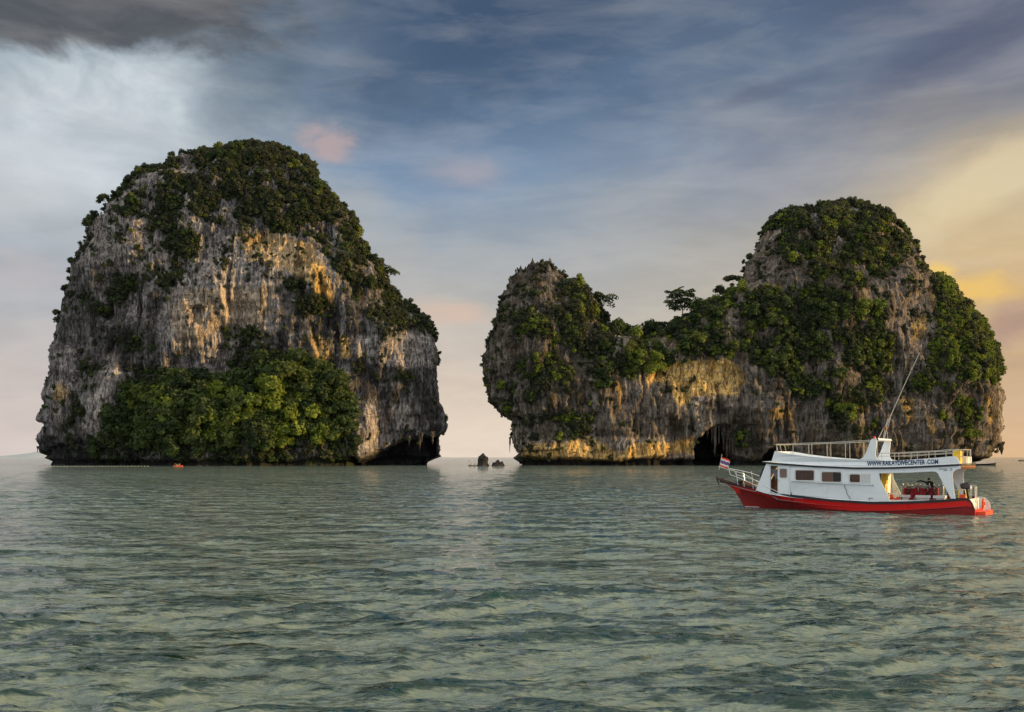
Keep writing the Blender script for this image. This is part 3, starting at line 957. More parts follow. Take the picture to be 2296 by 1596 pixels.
V_right = [
    (0.84, [(1712, 500), (1760, 470), (1853, 447), (1922, 444), (1995, 472), (2036, 512), (2064, 560), (2030, 570), (2010, 560), (1990, 620), (1950, 640), (1900, 660), (1830, 640), (1790, 600), (1755, 575), (1745, 535)]),
    (0.96, [(1440, 728), (1500, 708), (1578, 662), (1640, 640), (1660, 690), (1700, 655), (1760, 640), (1850, 650), (1900, 680), (1975, 690), (1995, 760), (2000, 830), (1960, 900), (1900, 950), (1880, 960), (1800, 900), (1750, 850), (1690, 825), (1640, 806), (1560, 800), (1480, 815), (1430, 845), (1380, 830), (1340, 872), (1290, 850), (1310, 760), (1370, 722)]),
    (0.84, [(1250, 880), (1180, 900), (1145, 880), (1160, 800), (1150, 740), (1190, 700), (1240, 690), (1250, 650), (1290, 628), (1320, 660), (1370, 722), (1330, 780), (1290, 850), (1340, 872)]),
    (1.0, [(2086, 560), (2160, 620), (2240, 700), (2290, 790), (2290, 850), (2180, 850), (2150, 890), (2100, 870), (2070, 830), (2090, 740), (2104, 680)]),
    (0.85, [(2070, 830), (2100, 870), (2060, 900), (2000, 900), (1950, 900), (1970, 840), (2010, 800), (2050, 790)]),
    (0.85, [(2100, 870), (2170, 870), (2200, 960), (2190, 1000), (2130, 1000), (2110, 940)]),
    (0.8, [(1230, 890), (1320, 880), (1345, 940), (1300, 985), (1240, 980)]),
    (0.75, [(1400, 945), (1450, 940), (1470, 985), (1420, 985)]),
    (0.6, [(1645, 955), (1700, 960), (1705, 1010), (1650, 1020)]),
    (0.6, [(1870, 940), (2010, 940), (2010, 1000), (1880, 990)]),
    (0.5, [(1090, 850), (1170, 850), (1180, 920), (1110, 910)]),
    (0.6, [(1160, 700), (1230, 720), (1250, 800), (1180, 800)]),
    (0.5, [(2010, 560), (2060, 560), (2090, 600), (2080, 640), (2020, 620)]),
]
Z_right = {
    'warm': [(0.14, [(1080, 560), (1400, 700), (1700, 500), (2300, 500), (2300, 1060), (1080, 1060)]),
             (1.0, [(1440, 824), (1500, 810), (1560, 806), (1650, 810), (1676, 850), (1662, 888), (1605, 884), (1560, 892), (1530, 924), (1512, 892), (1500, 860), (1450, 860)]),
             (0.9, [(1384, 862), (1396, 862), (1396, 908), (1384, 905)]),
             (0.95, [(1165, 1030), (1180, 1000), (1250, 996), (1310, 980), (1380, 1010), (1460, 998), (1556, 980), (1556, 1022), (1400, 1030), (1250, 1034)]),
             (1.0, [(2078, 650), (2098, 650), (2094, 690), (2084, 690)]),
             (1.0, [(2046, 712), (2082, 712), (2076, 760), (2046, 762)]),
             (0.95, [(2020, 890), (2050, 892), (2050, 945), (2030, 940)]),
             (0.9, [(2212, 885), (2226, 900), (2228, 945), (2218, 945)]),
             (0.9, [(1722, 920), (1775, 915), (1775, 942), (1722, 946)]),
             (0.7, [(1880, 900), (1930, 880), (1950, 930), (1900, 940)]),
             (0.6, [(2080, 930), (2100, 930), (2100, 980), (2085, 980)])],
    'pale': [(0.9, [(1140, 925), (1185, 930), (1185, 1000), (1150, 1000)]),
             (0.8, [(2005, 620), (2090, 620), (2100, 780), (2030, 790), (2005, 740)]),
             (0.3, [(1350, 870), (1420, 850), (1460, 930), (1400, 960), (1340, 930)]),
             (0.5, [(1660, 560), (1740, 540), (1740, 640), (1650, 660)]),
             (0.4, [(1170, 990), (1560, 980), (1556, 1030), (1170, 1034)]),
             (0.4, [(1880, 880), (2060, 880), (2060, 960), (1900, 960)]),
             (0.7, [(1105, 790), (1140, 790), (1140, 830), (1110, 830)]),
             (0.5, [(1135, 640), (1160, 640), (1160, 720), (1130, 720)]),
             (0.35, [(1440, 820), (1680, 820), (1700, 920), (1440, 930)])],
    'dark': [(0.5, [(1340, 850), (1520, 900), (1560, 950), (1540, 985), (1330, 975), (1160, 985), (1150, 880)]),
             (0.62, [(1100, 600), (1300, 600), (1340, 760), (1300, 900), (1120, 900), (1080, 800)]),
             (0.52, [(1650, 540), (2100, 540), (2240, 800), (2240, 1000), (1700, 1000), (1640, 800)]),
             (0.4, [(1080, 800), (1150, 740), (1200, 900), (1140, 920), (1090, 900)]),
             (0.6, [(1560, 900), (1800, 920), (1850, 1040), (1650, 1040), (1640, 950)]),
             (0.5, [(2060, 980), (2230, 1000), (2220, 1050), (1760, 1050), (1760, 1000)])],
}
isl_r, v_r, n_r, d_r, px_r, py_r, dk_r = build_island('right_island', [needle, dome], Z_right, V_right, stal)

# ------------------------------------------------------------------ vegetation
def crown_mesh(name, seed, lobes, spread, flat, leaf, per, material, core=True, up=0.0):
    """a crown as many small leaf sprays on the shells of several lobes, with gaps between"""
    rs = np.random.RandomState(seed)
    V, Fc = [], []
    cs = []
    for i in range(lobes):
        a = rs.rand() * 6.283
        rr = spread * math.sqrt(rs.rand())
        cs.append((rr * math.cos(a), rr * math.sin(a), rs.uniform(-0.22, 0.42) * flat * 2 + up, rs.uniform(0.26, 0.46)))
    n = 0
    for (cx_, cy_, cz_, r_) in cs:
        k = int(per * (r_ / 0.36) ** 2)
        d = rs.normal(size=(k, 3))
        d /= np.linalg.norm(d, axis=1)[:, None]
        d[:, 2] = np.where(d[:, 2] < -0.35, -d[:, 2], d[:, 2])
        rad = r_ * (0.72 + 0.38 * rs.rand(k))
        p = np.array([cx_, cy_, cz_]) + d * rad[:, None] * np.array([1, 1, 0.75 * flat + 0.25])
        nn = d + 0.75 * rs.normal(size=(k, 3))
        nn /= np.linalg.norm(nn, axis=1)[:, None]
        t1 = np.cross(nn, rs.normal(size=(k, 3)))
        t1 /= np.linalg.norm(t1, axis=1)[:, None] + 1e-9
        t2 = np.cross(nn, t1)
        s = leaf * (0.6 + 0.8 * rs.rand(k))[:, None]
        q = np.stack([p - t1 * s, p - t2 * s * 0.6, p + t1 * s, p + t2 * s * 0.6], 1)
        V.append(q.reshape(-1, 3))
        Fc.append(np.arange(n, n + 4 * k).reshape(-1, 4))
        n += 4 * k
        if core:
            # shaded inner mass of twigs
            m_ = 8
            th = np.linspace(0, 2 * np.pi, m_, endpoint=False)
            ring = []
            for zz, q_ in ((-0.6, 0.5), (0.0, 0.74), (0.55, 0.5)):
                qq = q_ * r_ * 0.85 * (1 + 0.12 * rs.randn(m_))
                ring.append(np.stack([cx_ + qq * np.cos(th), cy_ + qq * np.sin(th), np.full(m_, cz_ + zz * r_ * 0.8)], -1))
            V.append(np.concatenate(ring))
            ff = []
            for b_ in (0, 1):
                for j in range(m_):
                    ff.append((n + b_ * m_ + j, n + b_ * m_ + (j + 1) % m_, n + (b_ + 1) * m_ + (j + 1) % m_, n + (b_ + 1) * m_ + j))
            for j in range(0, m_ - 2, 2):
                ff.append((n + 2 * m_, n + 2 * m_ + j + 1, n + 2 * m_ + j + 2, n + 2 * m_ + (j + 3) % m_))
            Fc.append(np.array(ff))
            n += 3 * m_
    me = np_mesh(name, np.concatenate(V), np.concatenate(Fc))
    me.materials.append(material)
    return me


crowns_dark = [crown_mesh('crown', 100 + i, 7 + i % 3, 0.42, 0.9, 0.085, 85, M_leaf) for i in range(6)]
crowns_bright = [crown_mesh('crown', 200 + i, 7 + i % 3, 0.42, 0.9, 0.085, 85, M_leaf2) for i in range(3)]
crowns_grey = [crown_mesh('crown', 300 + i, 6 + i % 2, 0.40, 0.7, 0.085, 75, M_leaf3) for i in range(3)]
crowns_flat = [crown_mesh('crown', 400 + i, 9, 0.62, 0.30, 0.07, 60, M_leaf3, True) for i in range(3)]
shrubs = [crown_mesh('shrub', 500 + i, 3 + i % 4, 0.36 + 0.03 * (i % 4), 0.5 + 0.12 * (i % 4), 0.10 + 0.012 * (i % 3), 46, [M_leaf, M_leaf, M_leaf3, M_leaf3][i % 4]) for i in range(8)]
shrubs_b = [crown_mesh('shrub', 600 + i, 5, 0.40, 0.8, 0.12, 42, M_leaf2) for i in range(2)]


crowns_airy = [crown_mesh('crown', 700 + i, 8, 0.62, 0.34, 0.075, 85, M_leaf, False) for i in range(3)]


def trunk_mesh(seed, h_=1.0, r_=0.035, limbs=5):
    rs = random.Random(seed)
    V, Fc = [], []

    def tube(p0, p1, r0, r1, n=5):
        a = Vector(p0)
        b = Vector(p1)
        d = (b - a).normalized()
        u_ = d.orthogonal().normalized()
        w_ = d.cross(u_)
        o_ = len(V)
        for (c_, r2) in ((a, r0), ((a + b) / 2 + u_ * r0 * 0.5, (r0 + r1) / 2), (b, r1)):
            for k in range(n):
                t_ = 6.283 * k / n
                V.append(tuple(c_ + (u_ * math.cos(t_) + w_ * math.sin(t_)) * r2))
        for q in (0, 1):
            for k in range(n):
                Fc.append((o_ + q * n + k, o_ + q * n + (k + 1) % n, o_ + (q + 1) * n + (k + 1) % n, o_ + (q + 1) * n + k))
    top = (rs.uniform(-.05, .05), rs.uniform(-.05, .05), h_)
    tube((0, 0, -0.25), top, r_, r_ * 0.5, 6)
    for i in range(limbs):
        a = rs.random() * 6.283
        z0 = h_ * rs.uniform(0.5, 0.95)
        L = rs.uniform(0.25, 0.5)
        tube((top[0] * z0, top[1] * z0, z0), (L * math.cos(a), L * math.sin(a), z0 + L * rs.uniform(0.3, 0.8)), r_ * 0.45, r_ * 0.15, 4)
    me = np_mesh('trunk', np.array(V), np.array(Fc), True)
    me.materials.append(M_bark)
    return me


trunks = [trunk_mesh(i) for i in range(4)]


GROVES = {}
ORD = ['first', 'second', 'third', 'fourth', 'fifth', 'sixth', 'seventh', 'eighth', 'ninth', 'tenth', 'eleventh', 'twelfth', 'thirteenth', 'fourteenth', 'fifteenth',
       'sixteenth', 'seventeenth', 'eighteenth', 'nineteenth', 'twentieth', 'twenty-first', 'twenty-second', 'twenty-third', 'twenty-fourth', 'twenty-fifth', 'twenty-sixth', 'twenty-seventh',
       'twenty-eighth', 'twenty-ninth', 'thirtieth', 'thirty-first', 'thirty-second', 'thirty-third', 'thirty-fourth', 'thirty-fifth', 'thirty-sixth']


def plant_tree(p, size, crown, label, group=None, trunk_h=0.45, tilt=(0, 0), rz=None, flat=1.0, name='tree', seed=0):
    rs = random.Random(int(seed) * 7 + int(abs(p[0]) * 31) + int(abs(p[2]) * 17))
    root = empty(name, p, rz if rz is not None else rs.random() * 6.283, label=label, cat='tree', group=group)
    root.rotation_euler[0], root.rotation_euler[1] = tilt
    t_ = link('trunk', rs.choice(trunks), None, root)
    t_.scale = (size, size, size * trunk_h)
    c_ = link('crown', crown, None, root)
    c_.location = (0, 0, size * (trunk_h + 0.12))
    c_.scale = (size, size, size * flat)
    if group:
        GROVES.setdefault(group, []).append((CX + F_ * p[0] / p[1], p[2], root))
    return root


rng = np.random.RandomState(5)
TREES = 0


def pick(v, n, w, count, mind, rng):
    """choose points of a surface by weight, keeping them apart"""
    if w.sum() <= 0:
        return []
    idx = rng.choice(len(v), size=min(count * 14, len(v)), replace=False, p=w / w.sum())
    got, pts = [], np.zeros((0, 3))
    for i in idx:
        p = v[i]
        if len(pts) and (np.sum((pts - p) ** 2, axis=1) < mind * mind).any():
            continue
        got.append(i)
        pts = np.vstack([pts, p])
        if len(got) >= count:
            break
    return got


def zone_w(px, py, n, poly, facing=True):
    w = inside(px, py, poly).astype(float)
    if facing:
        w *= (n[:, 1] < 0.15)
    return w


# -- trees that can be told apart, left island
forest = [(222, 1030), (240, 965), (300, 885), (390, 862), (430, 885), (480, 868), (560, 872), (640, 845), (750, 850), (772, 900), (782, 960), (792, 1020)]
w = zone_w(px_l, py_l, n_l, forest)
ids = pick(v_l, n_l, w, 125, 3.6, rng)
for i in ids:
    p = v_l[i]
    bright = inside(np.array([px_l[i]]), np.array([py_l[i]]), [(340, 900), (480, 880), (640, 920), (770, 930), (790, 1010), (640, 1010), (520, 1000), (420, 1010), (350, 950)])[0] and rng.rand() < 0.2
    sz = rng.uniform(5.2, 9.5)
    cr = crowns_bright[rng.randint(3)] if bright else crowns_dark[rng.randint(6)]
    plant_tree((p[0], p[1] - 0.5, p[2] - 0.3), sz, cr,
               'yellow-green broadleaf tree in the wood at the foot of the left island' if bright else 'dark green broadleaf tree in the wood at the foot of the left island',
               'bright trees in the left island\'s foot wood' if bright else 'dark trees in the left island\'s foot wood', 0.42, tilt=(R(10), 0), seed=i)
w = zone_w(px_l, py_l, n_l, [(430, 330), (590, 314), (650, 330), (700, 370), (790, 490), (845, 590), (860, 640), (770, 640), (700, 525), (560, 500), (520, 440)], False)
w *= (n_l[:, 1] < 0.4)
for i in pick(v_l, n_l, w, 60, 4.2, rng):
    p = v_l[i]
    plant_tree((p[0], p[1], p[2] - 0.8), rng.uniform(2.8, 4.8), crowns_dark[rng.randint(6)] if rng.rand() < .8 else crowns_grey[rng.randint(3)],
               'small bushy tree on the green cap of the left island', 'trees on the cap of the left island', 0.18, seed=i)
# -- right island
w = zone_w(px_r, py_r, n_r, [(1440, 728), (1500, 708), (1578, 662), (1640, 645), (1700, 660), (1850, 650), (1975, 700), (1990, 830), (1900, 950), (1800, 900), (1700, 830), (1560, 800), (1430, 840), (1340, 868), (1330, 760)])
for i in pick(v_r, n_r, w, 70, 4.4, rng):
    p = v_r[i]
    bright = rng.rand() < 0.25
    plant_tree((p[0], p[1], p[2] - 1.0), rng.uniform(4.0, 6.6), crowns_bright[rng.randint(3)] if bright else crowns_dark[rng.randint(6)],
               'light green broadleaf tree on the slope between needle hump and dome of the right island' if bright else 'dark green broadleaf tree on the slope between needle hump and dome of the right island',
               'light trees on the right island\'s middle slope' if bright else 'dark trees on the right island\'s middle slope', 0.22, seed=i)
w = zone_w(px_r, py_r, n_r, [(1712, 500), (1853, 447), (1922, 444), (2036, 512), (2060, 570), (1950, 640), (1830, 640), (1750, 560)], False) * (n_r[:, 1] < 0.4)
for i in pick(v_r, n_r, w, 26, 4.6, rng):
    p = v_r[i]
    plant_tree((p[0], p[1], p[2] - 1.2), rng.uniform(2.8, 4.8), crowns_dark[rng.randint(6)], 'dark bushy tree on the domed summit of the right island', 'trees on the summit of the right island', 0.15, seed=i)

# -- trees with a look of their own, standing against the sky
def crag_point(v, n, px, py, x0, y0):
    j = np.argmin((px - x0) ** 2 + (py - y0) ** 2 + 4000 * (n[:, 1] > 0.5))
    return v[j]


def special(v, n, px, py, x0, y0, size, crown, label, th, flat=1.0, tilt=(0, 0), up=0.0):
    p = crag_point(v, n, px, py, x0, y0)
    return plant_tree((p[0], p[1], p[2] + up), size, crown, label, None, th, tilt, 0.3, flat, seed=x0)


special(v_l, n_l, px_l, py_l, 868, 632, 4.0, crowns_airy[0], 'lone umbrella-shaped tree leaning out over the left island\'s right ridge', 1.1, 0.9, (0, R(22)))
special(v_r, n_r, px_r, py_r, 1348, 700, 6.8, crowns_airy[1], 'flat-topped tree leaning out from the needle hump\'s right shoulder', 0.75, 0.8, (0, R(26)))
special(v_r, n_r, px_r, py_r, 1362, 712, 2.6, crowns_flat[2], 'small flat bush tree just below the leaning flat-topped tree', 0.7, 0.8, (0, R(30)))
# the big tiered tree on the saddle
p = crag_point(v_r, n_r, px_r, py_r, 1527, 722)
tt = empty('tree', tuple(p), 0, label='tall tiered tree with layered dark crown standing alone on the saddle', cat='tree')
tr = link('trunk', trunks[1], None, tt)
tr.scale = (9, 9, 11.0)
for k, (dx, dz, sz) in enumerate([(-3.4, 6.6, 4.6), (2.8, 7.4, 5.2), (-5.6, 8.6, 3.8), (-1.2, 9.4, 5.0), (3.6, 10.4, 5.0), (5.8, 8.8, 3.6), (-3.6, 11.6, 4.4), (0.8, 12.8, 4.8), (3.0, 13.6, 3.6), (-5.2, 13.4, 3.0), (-1.6, 14.6, 3.2)]):
    c_ = link('crown', crowns_airy[k % 3], None, tt)
    c_.location = (dx, 0.8 * math.sin(k * 2.1), dz)
    c_.scale = (sz, sz, sz * 0.85)
    c_.rotation_euler = (0.15 * math.sin(k), 0.2 * math.sin(k * 1.7), k * 1.3)
special(v_r, n_r, px_r, py_r, 1478, 722, 5.2, crowns_grey[0], 'low spreading grey-green tree left of the tall tiered tree', 0.4, 0.7)
special(v_r, n_r, px_r, py_r, 1640, 640, 5.0, crowns_flat[0], 'thin ragged tree on the skyline left of the big dome', 0.8, 1.0)
special(v_r, n_r, px_r, py_r, 1602, 655, 4.4, crowns_grey[1], 'dark round tree on the ridge between tiered tree and dome', 0.5)
special(v_r, n_r, px_r, py_r, 1300, 640, 4.0, crowns_bright[1], 'yellow-green bush on the right shoulder of the needle hump', 0.3)
special(v_r, n_r, px_r, py_r, 1840, 545, 7.0, crowns_grey[2], 'pale olive round tree on the dome\'s upper left face', 0.25)
special(v_l, n_l, px_l, py_l, 232, 458, 4.0, crowns_flat[1], 'small ragged tree sticking out of the left island\'s upper left edge', 0.6, 1.2, (0, R(-25)))
special(v_l, n_l, px_l, py_l, 192, 505, 3.8, crowns_grey[0], 'dark bush on the ledge where the left island\'s edge steps in', 0.3, 1.0, (0, R(-25)))

# bushes along the skyline of both islands
sky_trees = 0
for (v, n, tab, D, lab, grp, cnt) in ((v_l, n_l, L_left_SKY[10:] + L_right_SKY[::-1][:22], 448, 'small dark bush on the skyline of the left island', 'bushes along the left island\'s skyline', 26),
                                      (v_r, n_r, C_left_SKY[8:] + C_right_SKY[::-1][:16], 452, 'small dark bush on the skyline of the big dome', 'bushes along the big dome\'s skyline', 18)):
    px, py = survey(v)
    for k in range(cnt):
        q = (k + rng.rand() * 0.8) / cnt * (len(tab) - 1)
        a_ = tab[int(q)]
        b_ = tab[min(int(q) + 1, len(tab) - 1)]
        f_ = q - int(q)
        x0, y0 = a_[0] + (b_[0] - a_[0]) * f_, a_[1] + (b_[1] - a_[1]) * f_
        p = crag_point(v, n, px, py, x0, y0)
        plant_tree((p[0], p[1], p[2] - 0.4), rng.uniform(1.9, 3.3), (crowns_grey + crowns_dark[:3])[rng.randint(6)], lab, grp, 0.2, seed=k)


# -- the undergrowth nobody could count: shrubs set out by geometry nodes
def shrub_cover(name, label, v, n, dens, px, py, count, smin, smax, meshes, bright_poly=None):
    rs = np.random.RandomState(len(name))
    cln = np.clip(0.5 + 1.4 * fbm(v[:, 0] * 0.11, v[:, 1] * 0.11, v[:, 2] * 0.11, 2, 77), 0.02, 1.5) if name == 'scrub' else 1.0
    w = cln * np.clip(dens, 0, 1) ** 1.2 * np.where(n[:, 1] < 0.3, 1.0, 0.25) * (v[:, 2] > 2.0)
    idx = rs.choice(len(v), size=count, replace=True, p=w / w.sum())
    pts = v[idx] + rs.normal(0, 0.25, (count, 3)) + n[idx] * 0.1
    sc = (smin + (smax * 1.25 - smin) * rs.rand(count) ** 1.7) * np.clip(0.55 + 0.6 * dens[idx], 0.5, 1.1)
    for gi, msh in enumerate(meshes):
        pass
    me = bpy.data.meshes.new(name)
    me.vertices.add(count)
    me.vertices.foreach_set('co', pts.astype(np.float32).ravel())
    set_attr(me, 'size', sc)
    at = me.attributes.new('rot', 'FLOAT_VECTOR', 'POINT')
    rot = np.stack([rs.uniform(0.1, 0.9, count) * np.clip(-n[idx, 1], 0, 1), rs.uniform(-0.3, 0.3, count) + 0.5 * n[idx, 0], rs.uniform(0, 6.28, count)], -1)
    at.data.foreach_set('vector', rot.astype(np.float32).ravel())
    ob = link(name, me)
    tag(ob, label=label, cat='shrubs', kind='stuff')
    hid = bpy.data.collections.new('shrub_shapes_' + name)
    for m_ in meshes:
        hid.objects.link(bpy.data.objects.new('shrub_shape', m_))
    ng = bpy.data.node_groups.new('shrub_cover', 'GeometryNodeTree')
    ng.interface.new_socket('Geometry', in_out='INPUT', socket_type='NodeSocketGeometry')
    ng.interface.new_socket('Geometry', in_out='OUTPUT', socket_type='NodeSocketGeometry')
    gi = ng.nodes.new('NodeGroupInput')
    go = ng.nodes.new('NodeGroupOutput')
    ip = ng.nodes.new('GeometryNodeInstanceOnPoints')
    ci = ng.nodes.new('GeometryNodeCollectionInfo')
    ci.inputs[0].default_value = hid
    ci.inputs['Separate Children'].default_value = True
    ci.inputs['Reset Children'].default_value = True
    sa = ng.nodes.new('GeometryNodeInputNamedAttribute')
    sa.data_type = 'FLOAT'
    sa.inputs[0].default_value = 'size'
    ra = ng.nodes.new('GeometryNodeInputNamedAttribute')
    ra.data_type = 'FLOAT_VECTOR'
    ra.inputs[0].default_value = 'rot'
    e2 = ng.nodes.new('FunctionNodeEulerToRotation')
    ng.links.new(gi.outputs[0], ip.inputs['Points'])
    ng.links.new(ci.outputs[0], ip.inputs['Instance'])
    ip.inputs['Pick Instance'].default_value = True
    ng.links.new([o_ for o_ in sa.outputs if o_.enabled][0], ip.inputs['Scale'])
    ng.links.new([o_ for o_ in ra.outputs if o_.enabled][0], e2.inputs[0])
    ng.links.new(e2.outputs[0], ip.inputs['Rotation'])
    ng.links.new(ip.outputs[0], go.inputs[0])
    md = ob.modifiers.new('cover', 'NODES')
    md.node_group = ng
    return ob


shrub_cover('undergrowth', 'dense dark green shrubs clinging to the left island', v_l, n_l, d_l, px_l, py_l, 10500, 1.0, 2.7, shrubs)
shrub_cover('undergrowth', 'dense green shrubs clinging to the right island', v_r, n_r, d_r, px_r, py_r, 14000, 1.0, 2.9, shrubs + shrubs_b)
R3 = [(2086, 560), (2160, 620), (2240, 700), (2290, 790), (2290, 850), (2200, 860), (2200, 990), (2120, 1000), (2100, 880), (2060, 900), (2040, 830), (2090, 740), (2104, 680)]
shrub_cover('undergrowth', 'yellow-green shrubs over the right flank of the big dome', v_r, n_r, d_r * inside(px_r, py_r, R3) * (fbm(v_r[:, 0] * 0.1, v_r[:, 1] * 0.1, v_r[:, 2] * 0.1, 2, 91) > -0.15), px_r, py_r, 1500, 1.2, 3.2, shrubs_b)
# thin scrub over bare rock as well
shrub_cover('scrub', 'sparse scrub in the cracks of the left island', v_l, n_l, 0.3 + 0.2 * (px_l < 600) * (py_l < 640), px_l, py_l, 2400, 0.8, 2.4, shrubs)
shrub_cover('scrub', 'sparse scrub in the cracks of the right island', v_r, n_r, 0.3 + 0.3 * (px_r < 1350), px_r, py_r, 2600, 0.8, 2.6, shrubs)


# every tree gets a label of its own: its place in its grove, counted from the left
NOUN = {'dark trees in the left island\'s foot wood': ('dark green tree', 'left island\'s foot wood', 5),
        'bright trees in the left island\'s foot wood': ('yellow-green tree', 'left island\'s foot wood', 3),
        'trees on the cap of the left island': ('bushy tree', 'left island\'s green cap', 4),
        'dark trees on the right island\'s middle slope': ('dark green tree', 'right island\'s middle slope', 4),
        'light trees on the right island\'s middle slope': ('light green tree', 'right island\'s middle slope', 2),
        'trees on the summit of the right island': ('dark bushy tree', 'big dome\'s summit', 2),
        'bushes along the left island\'s skyline': ('small skyline bush', 'left island', 1),
        'bushes along the big dome\'s skyline': ('small skyline bush', 'big dome', 1)}
BANDS = {1: [''], 2: ['lower half of the ', 'upper half of the '], 3: ['lowest third of the ', 'middle third of the ', 'top third of the '],
         4: ['lowest tier of the ', 'lower middle tier of the ', 'upper middle tier of the ', 'top tier of the '],
         5: ['lowest tier of the ', 'second lowest tier of the ', 'middle tier of the ', 'second highest tier of the ', 'top tier of the ']}
for grp, lst in GROVES.items():
    noun, place, nb = NOUN[grp]
    lst = sorted(lst, key=lambda t_: t_[1])
    n_ = len(lst)
    for b_ in range(nb):
        part_ = sorted(lst[n_ * b_ // nb:n_ * (b_ + 1) // nb], key=lambda t_: t_[0])
        for k_, (_, _, rt) in enumerate(part_):
            rt['label'] = '%s %s from the left, %s%s' % (ORD[k_], noun, BANDS[nb][b_] or 'on the ', place)

# ------------------------------------------------------------------ boats: mesh builder
class MB:
    def __init__(s):
        s.v, s.f, s.m, s.k = [], [], [], 0

    def box(s, x0, x1, y0, y1, z0, z1):
        o = len(s.v)
        s.v += [(x, y, z) for z in (z0, z1) for y in (y0, y1) for x in (x0, x1)]
        for q in ((0, 2, 3, 1), (4, 5, 7, 6), (0, 1, 5, 4), (2, 6, 7, 3), (0, 4, 6, 2), (1, 3, 7, 5)):
            s.f.append([o + i for i in q])
            s.m.append(s.k)
        return s

    def tube(s, pts, r, n=8, r1=None, closed=False):
        P = [Vector(p) for p in pts]
        L = len(P)
        up = Vector((0.03, 0.02, 1)).normalized()
        o = len(s.v)
        for i, p in enumerate(P):
            if closed:
                d = P[(i + 1) % L] - P[i - 1]
            else:
                d = P[min(i + 1, L - 1)] - P[max(i - 1, 0)]
            d.normalize()
            u_ = d.cross(up)
            if u_.length < 0.05:
                u_ = d.cross(Vector((1, 0, 0)))
            u_.normalize()
            w_ = u_.cross(d)
            rr = r if r1 is None else r + (r1 - r) * i / (L - 1)
            for k in range(n):
                t_ = 2 * math.pi * k / n
                s.v.append(tuple(p + u_ * math.cos(t_) * rr + w_ * math.sin(t_) * rr))
        for i in range(L if closed else L - 1):
            a, b = o + i * n, o + ((i + 1) % L) * n
            for k in range(n):
                s.f.append([a + k, a + (k + 1) % n, b + (k + 1) % n, b + k])
                s.m.append(s.k)
        if not closed:
            s.f.append([o + k for k in range(n)][::-1])
            s.m.append(s.k)
            s.f.append([o + (L - 1) * n + k for k in range(n)])
            s.m.append(s.k)
        return s

    def lathe(s, prof, cx=0, cy=0, n=14):
        o = len(s.v)
        for (r, z) in prof:
            for k in range(n):
                t_ = 2 * math.pi * k / n
                s.v.append((cx + r * math.cos(t_), cy + r * math.sin(t_), z))
        for i in range(len(prof) - 1):
            for k in range(n):
                s.f.append([o + i * n + k, o + i * n + (k + 1) % n, o + (i + 1) * n + (k + 1) % n, o + (i + 1) * n + k])
                s.m.append(s.k)
        return s

    def plate(s, outer, holes, yf, th):
        """a panel with openings; outlines in (length, height), yf gives the outer face, th its thickness"""
        loops = [outer] + list(holes)
        flat = [p for lp in loops for p in lp]
        tr = tessellate_polygon([[Vector((p[0], p[1], 0)) for p in lp] for lp in loops])
        o = len(s.v)
        n = len(flat)
        sg = 1 if yf(flat[0][0]) > 0 else -1
        for p in flat:
            s.v.append((p[0], yf(p[0]), p[1]))
        for p in flat:
            s.v.append((p[0], yf(p[0]) - th * sg, p[1]))
        for t_ in tr:
            s.f.append([o + i for i in t_])
            s.m.append(s.k)
            s.f.append([o + n + i for i in t_][::-1])
            s.m.append(s.k)
        q = 0
        for lp in loops:
            m_ = len(lp)
            for i in range(m_):
                a, b = o + q + i, o + q + (i + 1) % m_
                s.f.append([a, b, b + n, a + n])
                s.m.append(s.k)
            q += m_
        return s

    def grid(s, rows, close=False):
        o = len(s.v)
        n = len(rows[0])
        for r in rows:
            s.v += [tuple(p) for p in r]
        for i in range(len(rows) - 1):
            for k in range(n - 1 + (1 if close else 0)):
                s.f.append([o + i * n + k, o + i * n + (k + 1) % n, o + (i + 1) * n + (k + 1) % n, o + (i + 1) * n + k])
                s.m.append(s.k)
        return s

    def build(s, name, mats, parent=None, smooth=False, bevel=0.0, loc=None):
        me = bpy.data.meshes.new(name)
        me.from_pydata(s.v, [], s.f)
        mats = mats if isinstance(mats, (list, tuple)) else [mats]
        for m_ in mats:
            me.materials.append(m_)
        me.polygons.foreach_set('material_index', s.m)
        if smooth:
            me.polygons.foreach_set('use_smooth', [True] * len(s.f))
            try:
                me.set_sharp_from_angle(angle=R(40))
            except Exception:
                pass
        me.update()
        o = bpy.data.objects.new(name, me)
        col.objects.link(o)
        if parent:
            o.parent = parent
        if loc:
            o.location = loc
        if bevel:
            b = o.modifiers.new('bevel', 'BEVEL')
            b.width = bevel
            b.segments = 2
            b.limit_method = 'ANGLE'
        return o


def rrect(x0, x1, z0, z1, r, n=4):
    out = []
    for (cx_, cz_, a0) in ((x1 - r, z1 - r, 0), (x0 + r, z1 - r, 90), (x0 + r, z0 + r, 180), (x1 - r, z0 + r, 270)):
        for k in range(n + 1):
            a = R(a0 + 90 * k / n)
            out.append((cx_ + r * math.cos(a), cz_ + r * math.sin(a)))
    return out


